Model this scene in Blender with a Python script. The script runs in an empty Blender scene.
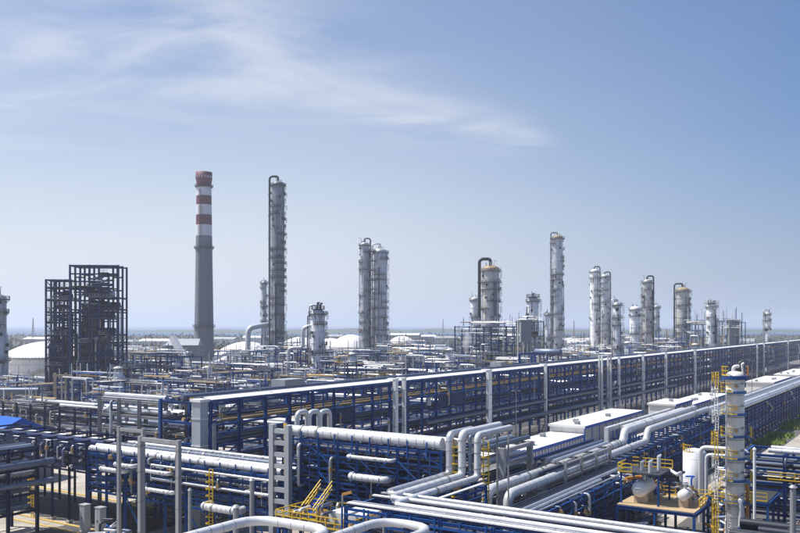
import bpy, math, random
from mathutils import Vector, Matrix

# ------------------------------------------------------------------ camera, sky, sun, exposure
sc = bpy.context.scene
col = sc.collection
RAD = math.radians
F, HX, HY, CAMZ = 840.0, 400.0, 325.0, 30.0        # focal length in photo pixels, horizon, eye height

cam_d = bpy.data.cameras.new('camera')
cam_d.sensor_width = 36.0
cam_d.lens = 36.0 * F / 800.0
cam_d.shift_y = (HY - 266.5) / 800.0
cam_d.clip_start = 1.0
cam_d.clip_end = 90000.0
cam = bpy.data.objects.new('camera', cam_d)
cam.location = (0, 0, CAMZ)
cam.rotation_euler = (RAD(90), 0, 0)
col.objects.link(cam)
sc.camera = cam

SUN_AZ, SUN_EL = RAD(80), RAD(60)                  # azimuth to the left of the view axis (+Y)
SUN_DIR = Vector((-math.sin(SUN_AZ) * math.cos(SUN_EL), math.cos(SUN_AZ) * math.cos(SUN_EL), math.sin(SUN_EL)))

world = bpy.data.worlds.new('World')
sc.world = world
world.use_nodes = True
wn, wl = world.node_tree.nodes, world.node_tree.links
wn.clear()
w_out = wn.new('ShaderNodeOutputWorld')
w_bg = wn.new('ShaderNodeBackground')
w_bg.inputs['Strength'].default_value = 0.073
sky = wn.new('ShaderNodeTexSky')
sky.sky_type = 'NISHITA'
sky.sun_disc = False
sky.sun_elevation = SUN_EL
sky.sun_rotation = -SUN_AZ
sky.altitude = 30.0
sky.air_density = 1.0
sky.dust_density = 1.5
sky.ozone_density = 5.0
# thin cirrus, laid out on the plane of the cloud layer
tc = wn.new('ShaderNodeTexCoord')
sep = wn.new('ShaderNodeSeparateXYZ')
wl.new(tc.outputs['Generated'], sep.inputs[0])
def wmath(op, a, b=None, c=None):
    n = wn.new('ShaderNodeMath'); n.operation = op
    for i, v in enumerate((a, b, c)):
        if v is None: continue
        if isinstance(v, (int, float)): n.inputs[i].default_value = v
        else: wl.new(v, n.inputs[i])
    return n.outputs[0]
zc = wmath('MAXIMUM', sep.outputs[2], 0.02)
cx = wmath('DIVIDE', sep.outputs[0], zc)
cy = wmath('DIVIDE', sep.outputs[1], zc)
comb = wn.new('ShaderNodeCombineXYZ')
wl.new(cx, comb.inputs[0]); wl.new(cy, comb.inputs[1])
def wnoise(scale, detail, rough, dist, sx, sy, rot, off=0.0):
    mp = wn.new('ShaderNodeMapping')
    mp.inputs['Rotation'].default_value = (0, 0, RAD(rot))
    mp.inputs['Scale'].default_value = (sx, sy, 1)
    mp.inputs['Location'].default_value = (off, off * 0.7, 0)
    wl.new(comb.outputs[0], mp.inputs[0])
    n = wn.new('ShaderNodeTexNoise')
    n.inputs['Scale'].default_value = scale
    n.inputs['Detail'].default_value = detail
    n.inputs['Roughness'].default_value = rough
    n.inputs['Distortion'].default_value = dist
    wl.new(mp.outputs[0], n.inputs['Vector'])
    return n.outputs['Fac']
n1 = wnoise(1.3, 6, 0.55, 0.8, 0.75, 1.1, -28)
n2 = wnoise(0.8, 3, 0.5, 0.3, 1.0, 1.0, 0, 3.1)
# one long streak of cloud running away to the right
bend = wmath('MAXIMUM', wmath('ADD', cx, 0.55), 0.0)
yc = wmath('MULTIPLY_ADD', bend, 1.22, 3.12)
yc = wmath('ADD', yc, wmath('MULTIPLY', wmath('SUBTRACT', n2, 0.5), 0.9))
dist = wmath('SUBTRACT', cy, yc)
wid = wmath('MAXIMUM', wmath('MULTIPLY_ADD', cx, -0.38, 0.60), 0.12)
band = wmath('DIVIDE', dist, wid)
band = wmath('POWER', 2.718, wmath('MULTIPLY', wmath('MULTIPLY', band, band), -1.0))
endf = wn.new('ShaderNodeMapRange'); endf.interpolation_type = 'SMOOTHSTEP'
endf.inputs['From Min'].default_value = 1.0; endf.inputs['From Max'].default_value = 0.45
wl.new(cx, endf.inputs['Value'])
band = wmath('MULTIPLY', band, endf.outputs[0])
rag = wn.new('ShaderNodeMapRange'); rag.interpolation_type = 'SMOOTHSTEP'
rag.inputs['From Min'].default_value = 0.30; rag.inputs['From Max'].default_value = 0.72
wl.new(n1, rag.inputs['Value'])
c1 = wmath('MULTIPLY', band, rag.outputs[0])
veil = wn.new('ShaderNodeMapRange'); veil.interpolation_type = 'SMOOTHSTEP'
veil.inputs['From Min'].default_value = 0.42; veil.inputs['From Max'].default_value = 0.85
wl.new(wmath('MULTIPLY', wmath('ADD', n1, n2), 0.62), veil.inputs['Value'])
cloud = wmath('MINIMUM', wmath('ADD', wmath('MULTIPLY', c1, 0.62), wmath('MULTIPLY', veil.outputs[0], 0.02)), 0.8)
tint = wn.new('ShaderNodeMix'); tint.data_type = 'RGBA'; tint.blend_type = 'MULTIPLY'
tint.inputs[0].default_value = 1.0
vdot = wn.new('ShaderNodeVectorMath'); vdot.operation = 'DOT_PRODUCT'
wl.new(tc.outputs['Generated'], vdot.inputs[0]); vdot.inputs[1].default_value = (-math.sin(SUN_AZ) * 0.85, math.cos(SUN_AZ) * 0.85, 0.62)   # towards the sun's side of the sky
ph = wn.new('ShaderNodeMapRange'); ph.interpolation_type = 'SMOOTHSTEP'
ph.inputs['From Min'].default_value = -0.50; ph.inputs['From Max'].default_value = 0.42
wl.new(vdot.outputs['Value'], ph.inputs['Value'])
vcol = wn.new('ShaderNodeMix'); vcol.data_type = 'RGBA'
wl.new(ph.outputs[0], vcol.inputs[0])
vcol.inputs[6].default_value = (2.0, 3.0, 4.9, 1); vcol.inputs[7].default_value = (6.6, 7.25, 8.1, 1)
vfac = wmath('SUBTRACT', 1.0, wmath('POWER', 2.718, wmath('DIVIDE', wmath('MULTIPLY_ADD', ph.outputs[0], -0.085, -0.006), wmath('POWER', wmath('MAXIMUM', sep.outputs[2], 0.03), 1.45))))
hs = wn.new('ShaderNodeHueSaturation')
hs.inputs['Saturation'].default_value = 1.42
wl.new(sky.outputs[0], hs.inputs['Color'])
wl.new(hs.outputs[0], tint.inputs[6])
tint.inputs[7].default_value = (0.88, 0.94, 1.06, 1)
vmix = wn.new('ShaderNodeMix'); vmix.data_type = 'RGBA'
wl.new(vfac, vmix.inputs[0]); wl.new(tint.outputs[2], vmix.inputs[6]); wl.new(vcol.outputs[2], vmix.inputs[7])
mixc = wn.new('ShaderNodeMix'); mixc.data_type = 'RGBA'
wl.new(cloud, mixc.inputs[0]); wl.new(vmix.outputs[2], mixc.inputs[6])
mixc.inputs[7].default_value = (8.0, 8.2, 8.6, 1)
wl.new(mixc.outputs[2], w_bg.inputs['Color'])
wl.new(w_bg.outputs[0], w_out.inputs['Surface'])

sun_d = bpy.data.lights.new('sun', 'SUN')
sun_d.energy = 4.6
sun_d.angle = RAD(0.53)
sun_d.color = (1.0, 0.955, 0.88)
sun = bpy.data.objects.new('sun', sun_d)
sun.rotation_euler = SUN_DIR.to_track_quat('Z', 'Y').to_euler()
sun.location = (0, 0, 300)
col.objects.link(sun)

vs = sc.view_settings
vs.view_transform = 'Standard'
vs.look = 'None'
vs.exposure = 0.55
vs.gamma = 1.0
vs.use_curve_mapping = False
sc.cycles.use_denoising = True
sc.cycles.max_bounces = 6
sc.cycles.diffuse_bounces = 3
sc.cycles.glossy_bounces = 3
sc.cycles.volume_bounces = 1
sc.cycles.transparent_max_bounces = 8

# ------------------------------------------------------------------ axes of the plant
TH = math.atan(550.0 / 840.0)
UX, UY = math.sin(TH), math.cos(TH)
VX, VY = -UY, UX
ROT_U = math.atan2(UY, UX)
ROT_V = math.atan2(VY, VX)
def uv(u, v, z=0.0):
    return Vector((u * UX + v * VX, u * UY + v * VY, z))
def to_uv(x, y):
    return (x * UX + y * UY, x * VX + y * VY)
def at(px, dist, z=0.0):
    return Vector(((px - HX) / F * dist, dist, z))
def zat(py, dist):
    return CAMZ - (py - HY) / F * dist

# ------------------------------------------------------------------ materials
MATS = {}
def material(name, base, rough=0.5, metal=0.0, var=0.18, scale=0.35, objvar=0.0, streak=0.0, bump=0.0, dirt=None, panels=None, spec=None):
    m = bpy.data.materials.new(name); m.use_nodes = True
    nt = m.node_tree; n, l = nt.nodes, nt.links
    b = n['Principled BSDF']
    b.inputs['Roughness'].default_value = rough
    b.inputs['Metallic'].default_value = metal
    if spec is not None: b.inputs['Specular IOR Level'].default_value = spec
    geo = n.new('ShaderNodeNewGeometry')
    def math_(op, a, c=None, d=None):
        k = n.new('ShaderNodeMath'); k.operation = op
        for i, v in enumerate((a, c, d)):
            if v is None: continue
            if isinstance(v, (int, float)): k.inputs[i].default_value = v
            else: l.new(v, k.inputs[i])
        return k.outputs[0]
    mp = n.new('ShaderNodeMapping')
    mp.inputs['Scale'].default_value = (1, 1, 0.12 if streak else 1)
    l.new(geo.outputs['Position'], mp.inputs[0])
    nz = n.new('ShaderNodeTexNoise')
    nz.inputs['Scale'].default_value = scale
    nz.inputs['Detail'].default_value = 5
    nz.inputs['Roughness'].default_value = 0.6
    l.new(mp.outputs[0], nz.inputs['Vector'])
    f = math_('MULTIPLY_ADD', nz.outputs['Fac'], 2.4 * var, 1.0 - 1.2 * var)
    if objvar:
        oi = n.new('ShaderNodeObjectInfo')
        f = math_('MULTIPLY', f, math_('MULTIPLY_ADD', oi.outputs['Random'], objvar, 1.0 - objvar / 2))
    if panels:
        ph, pw, amt = panels
        tcn = n.new('ShaderNodeTexCoord')
        sp = n.new('ShaderNodeSeparateXYZ'); l.new(tcn.outputs['Object'], sp.inputs[0])
        ang = math_('ARCTAN2', sp.outputs[1], sp.outputs[0])
        row = math_('FLOOR', math_('DIVIDE', sp.outputs[2], ph))
        cell = math_('FLOOR', math_('ADD', math_('MULTIPLY', ang, pw), math_('MULTIPLY', row, 0.37)))
        cb = n.new('ShaderNodeCombineXYZ'); l.new(row, cb.inputs[0]); l.new(cell, cb.inputs[1])
        wnz = n.new('ShaderNodeTexWhiteNoise'); wnz.noise_dimensions = '2D'; l.new(cb.outputs[0], wnz.inputs['Vector'])
        f = math_('MULTIPLY', f, math_('MULTIPLY_ADD', wnz.outputs['Value'], amt, 1.0 - amt / 2))
        fr = math_('FRACT', math_('DIVIDE', sp.outputs[2], ph))
        seam = math_('GREATER_THAN', fr, 0.05)
        f = math_('MULTIPLY', f, math_('MULTIPLY_ADD', seam, 0.25, 0.75))
    colr = n.new('ShaderNodeMix'); colr.data_type = 'RGBA'; colr.blend_type = 'MULTIPLY'
    colr.inputs[0].default_value = 1.0
    colr.inputs[6].default_value = (*base, 1)
    cmb = n.new('ShaderNodeCombineColor')
    for i in range(3): l.new(f, cmb.inputs[i])
    l.new(cmb.outputs[0], colr.inputs[7])
    outc = colr.outputs[2]
    if dirt:
        dc, amt, dscale = dirt
        nd = n.new('ShaderNodeTexNoise'); nd.inputs['Scale'].default_value = dscale; nd.inputs['Detail'].default_value = 7; nd.inputs['Roughness'].default_value = 0.65
        l.new(mp.outputs[0], nd.inputs['Vector'])
        mr = n.new('ShaderNodeMapRange'); mr.interpolation_type = 'SMOOTHSTEP'
        mr.inputs['From Min'].default_value = 0.5; mr.inputs['From Max'].default_value = 0.72
        mr.inputs['To Max'].default_value = amt
        l.new(nd.outputs['Fac'], mr.inputs['Value'])
        dm = n.new('ShaderNodeMix'); dm.data_type = 'RGBA'
        l.new(mr.outputs[0], dm.inputs[0]); l.new(outc, dm.inputs[6]); dm.inputs[7].default_value = (*dc, 1)
        outc = dm.outputs[2]
    l.new(outc, b.inputs['Base Color'])
    rr = math_('MULTIPLY_ADD', nz.outputs['Fac'], 0.24, rough - 0.12)
    l.new(rr, b.inputs['Roughness'])
    if bump:
        bp = n.new('ShaderNodeBump'); bp.inputs['Strength'].default_value = bump; bp.inputs['Distance'].default_value = 0.15
        l.new(nz.outputs['Fac'], bp.inputs['Height']); l.new(bp.outputs[0], b.inputs['Normal'])
    MATS[name] = m
    return m

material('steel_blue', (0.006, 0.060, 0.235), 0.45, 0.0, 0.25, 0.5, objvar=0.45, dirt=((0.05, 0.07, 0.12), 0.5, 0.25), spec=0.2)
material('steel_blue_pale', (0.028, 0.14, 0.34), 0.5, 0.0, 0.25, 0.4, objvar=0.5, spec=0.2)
material('steel_navy', (0.003, 0.015, 0.070), 0.5, 0.0, 0.3, 0.4, objvar=0.5, spec=0.2)
material('trim_blue', (0.008, 0.095, 0.46), 0.5, 0.0, 0.15, 0.4, objvar=0.15, spec=0.15)
material('steel_slate', (0.008, 0.042, 0.15), 0.5, 0.0, 0.3, 0.4, objvar=0.6, spec=0.2)
material('clad_cream', (0.78, 0.745, 0.67), 0.45, 0.06, 0.14, 0.12, streak=1, panels=(3.0, 2.0, 0.12), dirt=((0.42, 0.37, 0.3), 0.5, 0.4))
material('steel_grey', (0.30, 0.31, 0.32), 0.5, 0.25, 0.2, 0.5, objvar=0.25, streak=1, dirt=((0.16, 0.12, 0.09), 0.5, 0.8))
material('white_clad', (0.60, 0.61, 0.62), 0.40, 0.18, 0.12, 0.6, objvar=0.14, dirt=((0.42, 0.40, 0.37), 0.5, 0.5))
material('white_paint', (0.76, 0.76, 0.74), 0.45, 0.0, 0.10, 0.3, objvar=0.08, streak=1, dirt=((0.45, 0.41, 0.35), 0.45, 0.35))
material('gravel_shade', (0.085, 0.083, 0.082), 0.9, 0.0, 0.4, 1.2, bump=0.4, dirt=((0.16, 0.145, 0.125), 0.6, 0.25))  # dark ground tone putting rack shade into the colour; also surfaces the verge
material('seam', (0.30, 0.305, 0.31), 0.5, 0.4, 0.3, 1.0, objvar=0.4)
material('roof_white', (0.72, 0.72, 0.71), 0.6, 0.0, 0.12, 0.25, dirt=((0.48, 0.46, 0.43), 0.5, 0.12))
material('aluminium', (0.56, 0.58, 0.61), 0.38, 0.65, 0.2, 0.5, objvar=0.3, dirt=((0.22, 0.20, 0.19), 0.5, 0.4))
material('pipe_grey', (0.12, 0.15, 0.215), 0.42, 0.35, 0.2, 0.5, objvar=0.6, dirt=((0.12, 0.10, 0.09), 0.4, 0.5))
material('pipe_dark', (0.012, 0.018, 0.034), 0.5, 0.1, 0.3, 0.5, objvar=0.6)
material('pipe_tan', (0.42, 0.27, 0.11), 0.55, 0.0, 0.25, 0.4, objvar=0.5, dirt=((0.15, 0.07, 0.03), 0.6, 0.5))
material('clad_dark', (0.20, 0.22, 0.255), 0.40, 0.22, 0.22, 0.12, streak=1, panels=(2.4, 2.2, 0.2), dirt=((0.12, 0.12, 0.13), 0.5, 0.3))
material('clad_grey', (0.52, 0.555, 0.60), 0.40, 0.22, 0.18, 0.12, streak=1, panels=(2.4, 2.2, 0.14), dirt=((0.25, 0.25, 0.26), 0.3, 0.3))
material('clad_beige', (0.53, 0.52, 0.49), 0.40, 0.22, 0.2, 0.12, streak=1, panels=(2.2, 2.0, 0.16), dirt=((0.28, 0.24, 0.2), 0.35, 0.3))
material('clad_white', (0.80, 0.81, 0.83), 0.45, 0.06, 0.14, 0.12, streak=1, panels=(3.0, 2.0, 0.10), dirt=((0.5, 0.47, 0.43), 0.3, 0.25))
material('head_tan', (0.34, 0.26, 0.15), 0.6, 0.0, 0.2, 0.3)
material('orange_rust', (0.50, 0.22, 0.04), 0.6, 0.0, 0.3, 0.8, objvar=0.3)
material('yellow', (0.66, 0.43, 0.015), 0.5, 0.0, 0.2, 0.7, objvar=0.25)
material('chimney_concrete', (0.125, 0.145, 0.185), 0.8, 0.0, 0.22, 0.06, streak=1, panels=(6.0, 3.0, 0.10))
material('band_red', (0.10, 0.012, 0.034), 0.65, 0.0, 0.25, 0.08, streak=1)
material('band_white', (0.55, 0.57, 0.62), 0.65, 0.0, 0.15, 0.08, streak=1, dirt=((0.25, 0.23, 0.24), 0.6, 0.12))
material('concrete', (0.42, 0.40, 0.37), 0.8, 0.0, 0.2, 0.3, objvar=0.1, streak=1, bump=0.2, dirt=((0.2, 0.18, 0.16), 0.5, 0.4))
material('concrete_tan', (0.46, 0.37, 0.27), 0.8, 0.0, 0.25, 0.3, streak=1, dirt=((0.2, 0.15, 0.1), 0.5, 0.4))
material('deck_tan', (0.42, 0.31, 0.18), 0.8, 0.0, 0.25, 0.5, dirt=((0.25, 0.17, 0.09), 0.6, 0.5))
material('kerb_yellow', (0.55, 0.38, 0.10), 0.8, 0.0, 0.3, 0.6, dirt=((0.4, 0.37, 0.3), 0.8, 0.5))
material('grating', (0.05, 0.056, 0.068), 0.6, 0.3, 0.3, 1.0, objvar=0.4)
material('dark_equipment', (0.03, 0.035, 0.045), 0.5, 0.2, 0.3, 0.5, objvar=0.5)
material('panel_grey', (0.34, 0.36, 0.38), 0.55, 0.1, 0.15, 0.5, objvar=0.2, streak=1)
material('wall_grey', (0.27, 0.28, 0.30), 0.7, 0.0, 0.2, 0.15, streak=1, dirt=((0.13, 0.12, 0.12), 0.5, 0.2))
material('asphalt', (0.055, 0.056, 0.06), 0.85, 0.0, 0.3, 0.6, bump=0.2, dirt=((0.13, 0.12, 0.11), 0.6, 0.3))
material('grass_green', (0.13, 0.19, 0.022), 0.8, 0.0, 0.5, 1.5, objvar=0.2)
material('tree_green', (0.045, 0.068, 0.04), 0.9, 0.0, 0.5, 0.05, objvar=0.3)

# ------------------------------------------------------------------ mesh helpers
class MB:
    def __init__(s): s.v, s.f, s.sm = [], [], []
    def quad(s, pts, smooth=False):
        b = len(s.v); s.v += [tuple(p) for p in pts]; s.f.append(tuple(range(b, b + len(pts)))); s.sm.append(smooth)
    def box(s, x0, x1, y0, y1, z0, z1):
        b = len(s.v)
        s.v += [(x, y, z) for z in (z0, z1) for (x, y) in ((x0, y0), (x1, y0), (x1, y1), (x0, y1))]
        for q in ((3, 2, 1, 0), (4, 5, 6, 7), (0, 1, 5, 4), (1, 2, 6, 5), (2, 3, 7, 6), (3, 0, 4, 7)):
            s.f.append(tuple(b + i for i in q)); s.sm.append(False)
        return s
    def bar(s, p, q, w, h=None):
        p, q = Vector(p), Vector(q); h = h or w
        d = (q - p)
        if d.length < 1e-6: return s
        d.normalize()
        up = Vector((0, 0, 1)) if abs(d.z) < 0.95 else Vector((1, 0, 0))
        a = d.cross(up).normalized() * (w / 2); c = a.cross(d).normalized() * (h / 2)
        b = len(s.v)
        for e in (p, q):
            s.v += [tuple(e + a + c), tuple(e - a + c), tuple(e - a - c), tuple(e + a - c)]
        for k in ((0, 1, 2, 3), (7, 6, 5, 4), (0, 4, 5, 1), (1, 5, 6, 2), (2, 6, 7, 3), (3, 7, 4, 0)):
            s.f.append(tuple(b + i for i in k)); s.sm.append(False)
        return s
    def tube(s, pts, r, n=10, caps=True):
        pts = [Vector(p) for p in pts]
        rs = r if isinstance(r, (list, tuple)) else [r] * len(pts)
        dirs = [(pts[i + 1] - pts[i]).normalized() for i in range(len(pts) - 1)]
        d = dirs[0]
        nrm = d.cross(Vector((0, 0, 1)) if abs(d.z) < 0.9 else Vector((1, 0, 0))).normalized()
        rings = []
        for i, p in enumerate(pts):
            if i == 0: t = dirs[0]
            elif i == len(pts) - 1: t = dirs[-1]
            else: t = (dirs[i - 1] + dirs[i]).normalized()
            nrm = (nrm - t * nrm.dot(t)).normalized()
            bn = t.cross(nrm)
            k = 1.0
            if 0 < i < len(pts) - 1: k = 1.0 / max(0.5, t.dot(dirs[i]))
            b = len(s.v)
            for j in range(n):
                a = 2 * math.pi * j / n
                s.v.append(tuple(p + (nrm * math.cos(a) + bn * math.sin(a)) * rs[i] * (1 + (k - 1) * 0.5)))
            rings.append(b)
        for i in range(len(rings) - 1):
            for j in range(n):
                a, c = rings[i] + j, rings[i] + (j + 1) % n
                e, g = rings[i + 1] + j, rings[i + 1] + (j + 1) % n
                s.f.append((a, c, g, e)); s.sm.append(True)
        if caps:
            for rb, rev in ((rings[0], True), (rings[-1], False)):
                b = len(s.v); s.v += [s.v[rb + j] for j in range(n)]
                fc = tuple(range(b, b + n)); s.f.append(fc[::-1] if rev else fc); s.sm.append(False)
        return s
    def lathe(s, prof, n=24, cx=0, cy=0, sharp=()):
        rings = []
        for (r, z) in prof:
            b = len(s.v)
            for j in range(n):
                a = 2 * math.pi * j / n
                s.v.append((cx + r * math.cos(a), cy + r * math.sin(a), z))
            rings.append(b)
        for i in range(len(rings) - 1):
            for j in range(n):
                a, c = rings[i] + j, rings[i] + (j + 1) % n
                e, g = rings[i + 1] + j, rings[i + 1] + (j + 1) % n
                s.f.append((a, c, g, e)); s.sm.append(i not in sharp)
        b = len(s.v); s.v += [s.v[rings[-1] + j] for j in range(n)]
        s.f.append(tuple(range(b, b + n))); s.sm.append(False)
        return s
    def mesh(s, name, mat):
        me = bpy.data.meshes.new(name)
        me.from_pydata(s.v, [], s.f)
        me.polygons.foreach_set('use_smooth', s.sm)
        me.materials.append(MATS[mat]); me.update()
        return me

CACHE = {}
def cached(key, fn):
    if key not in CACHE: CACHE[key] = fn()
    return CACHE[key]

def fillet(pts, rad, seg=4):
    pts = [Vector(p) for p in pts]; out = [pts[0]]
    for i in range(1, len(pts) - 1):
        a, b, c = pts[i - 1], pts[i], pts[i + 1]
        d1, d2 = (a - b), (c - b)
        k = min(rad, d1.length * 0.45, d2.length * 0.45)
        p, q = b + d1.normalized() * k, b + d2.normalized() * k
        for j in range(seg + 1):
            t = j / seg
            out.append(p.lerp(b, t).lerp(b.lerp(q, t), t))
    out.append(pts[-1])
    return out

def unit_box(mat):
    def mk():
        m = MB(); m.box(0, 1, -0.5, 0.5, -0.5, 0.5); return m.mesh('bar', mat)
    return cached(('ubox', mat), mk)
def ibeam(mat, s):
    s = round(s, 2)
    def mk():
        h, w, t = s / 2, s / 2, s * 0.11
        prof = [(-w, -h), (w, -h), (w, -h + t), (t / 2, -h + t), (t / 2, h - t), (w, h - t), (w, h), (-w, h), (-w, h - t), (-t / 2, h - t), (-t / 2, -h + t), (-w, -h + t)]
        m = MB(); k = len(prof)
        m.v = [(0, y, z) for y, z in prof] + [(1, y, z) for y, z in prof]
        for i in range(k): m.f.append((i, (i + 1) % k, k + (i + 1) % k, k + i))
        m.f += [tuple(range(k))[::-1], tuple(range(k, 2 * k))]
        m.sm = [False] * len(m.f)
        return m.mesh('beam', mat)
    return cached(('ib', mat, s), mk)
def ucyl(mat, n=12):
    def mk():
        m = MB(); m.tube([(0, 0, 0), (1, 0, 0)], 1.0, n); return m.mesh('pipe', mat)
    return cached(('uc', mat, n), mk)

# ------------------------------------------------------------------ object helpers
N_THINGS = [0]
def thing(name, label, cat, loc=(0, 0, 0), rz=0.0, group=None):
    o = bpy.data.objects.new(name, None); col.objects.link(o)
    o.empty_display_size = 0.5
    o.location = loc; o.rotation_euler = (0, 0, rz)
    o['label'] = label; o['category'] = cat
    if group: o['group'] = group
    N_THINGS[0] += 1
    return o
def part(parent, name, me, loc=(0, 0, 0), rot=(0, 0, 0), scale=(1, 1, 1), mode='XYZ'):
    o = bpy.data.objects.new(name, me); col.objects.link(o)
    o.parent = parent; o.location = loc; o.rotation_euler = rot; o.scale = scale
    return o
def single(name, label, cat, me, loc=(0, 0, 0), rz=0.0, group=None):
    o = bpy.data.objects.new(name, me); col.objects.link(o)
    o.location = loc; o.rotation_euler = (0, 0, rz); o['label'] = label; o['category'] = cat
    if group: o['group'] = group
    return o
def structure(name, me, loc=(0, 0, 0), rz=0.0, kind='structure'):
    o = bpy.data.objects.new(name, me); col.objects.link(o)
    o.location = loc; o.rotation_euler = (0, 0, rz); o['kind'] = kind
    return o
H90 = math.pi / 2
def beam_x(p, name, mat, s, x, y, z, L): return part(p, name, ibeam(mat, s), (x, y, z), (0, 0, 0), (L, 1, 1))
def beam_y(p, name, mat, s, x, y, z, L): return part(p, name, ibeam(mat, s), (x, y, z), (0, 0, H90 if L > 0 else -H90), (abs(L), 1, 1))
def beam_z(p, name, mat, s, x, y, z, L): return part(p, name, ibeam(mat, s), (x, y, z), (0, -H90, 0), (L, 1, 1))
def beam_pq(p, name, mat, s, a, b):
    a, b = Vector(a), Vector(b); d = b - a
    o = part(p, name, unit_box(mat), a, (0, 0, 0), (d.length, s, s))
    o.rotation_euler = d.to_track_quat('X', 'Z').to_euler()
    return o
def pipe_x(p, name, mat, r, x, y, z, L): return part(p, name, ucyl(mat), (x, y, z), (0, 0, 0), (L, r, r))
def pipe_y(p, name, mat, r, x, y, z, L): return part(p, name, ucyl(mat), (x, y, z), (0, 0, H90 if L > 0 else -H90), (abs(L), r, r))
def pipe_z(p, name, mat, r, x, y, z, L): return part(p, name, ucyl(mat), (x, y, z), (0, -H90, 0), (L, r, r))
def bands_x(p, x0, x1, y, z, r, step=1.5, seed=0, mat='seam'):
    rn_ = random.Random(seed + int(y * 10) + int(r * 100)); x = x0 + step * .5
    def mk():
        m = MB(); m.tube([(-.5, 0, 0), (.5, 0, 0)], 1.0, 14, caps=True); return m.mesh('band', mat)
    me = cached(('uband', mat), mk)
    while x < x1:
        wide_ = rn_.random() < .12
        part(p, 'band', me, (x, y, z), (0, 0, 0), (.3 if wide_ else .07, r * (1.16 if wide_ else 1.025), r * (1.16 if wide_ else 1.025)))
        x += step * rn_.uniform(.85, 1.15)
def run_pipe(p, name, mat, pts, r, bend=None, n=12):
    m = MB(); m.tube(fillet(pts, bend or r * 2.2), r, n); return part(p, name, m.mesh(name, mat))
def drum_mesh(r, L, mat, n=18):
    def mk():
        m = MB(); k = [(-L / 2 - 0.42 * r, 0.02 * r), (-L / 2 - 0.38 * r, 0.42 * r), (-L / 2 - 0.24 * r, 0.78 * r), (-L / 2, r)]
        pr = k + [(-a, b) for a, b in k[::-1]]
        m.tube([(a, 0, 0) for a, b in pr], [b for a, b in pr], n)
        return m.mesh('vessel', mat)
    return cached(('drum', round(r, 2), round(L, 2), mat), mk)
def railing_mesh(pts, mat, h=1.1, closed=False, t=0.07, step=1.8):
    m = MB(); P = [Vector(p) for p in pts]
    if closed: P.append(P[0])
    for a, b in zip(P[:-1], P[1:]):
        for hh in (h, h * 0.55): m.bar(a + Vector((0, 0, hh)), b + Vector((0, 0, hh)), t)
        m.bar(a + Vector((0, 0, 0.08)), b + Vector((0, 0, 0.08)), t * 0.5, 0.16)
        k = max(1, round((b - a).length / step))
        for i in range(k): 
            q = a.lerp(b, i / k); m.bar(q, q + Vector((0, 0, h)), t)
    return m.mesh('railing', mat)
def ladder_mesh(h, mat, cage=True, w=0.5):
    m = MB()
    for s in (-1, 1): m.bar((s * w / 2, 0, 0), (s * w / 2, 0, h), 0.07)
    z = 0.3
    while z < h: m.bar((-w / 2, 0, z), (w / 2, 0, z), 0.05); z += 0.35 if h < 30 else 0.7
    if cage:
        z = 2.2
        while z < h:
            pts = [(math.cos(a) * w * 0.75, -0.05 - math.sin(a) * 0.75, z) for a in [math.pi * k / 5 for k in range(6)]]
            for a, b in zip(pts[:-1], pts[1:]): m.bar(a, b, 0.05, 0.1)
            z += 1.2
        for k in (1, 2, 3, 4):
            a = math.pi * k / 5
            m.bar((math.cos(a) * w * 0.75, -0.05 - math.sin(a) * 0.75, min(2.2, h * .5)), (math.cos(a) * w * 0.75, -0.05 - math.sin(a) * 0.75, h), 0.05)
    return m.mesh('ladder', mat)

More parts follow.
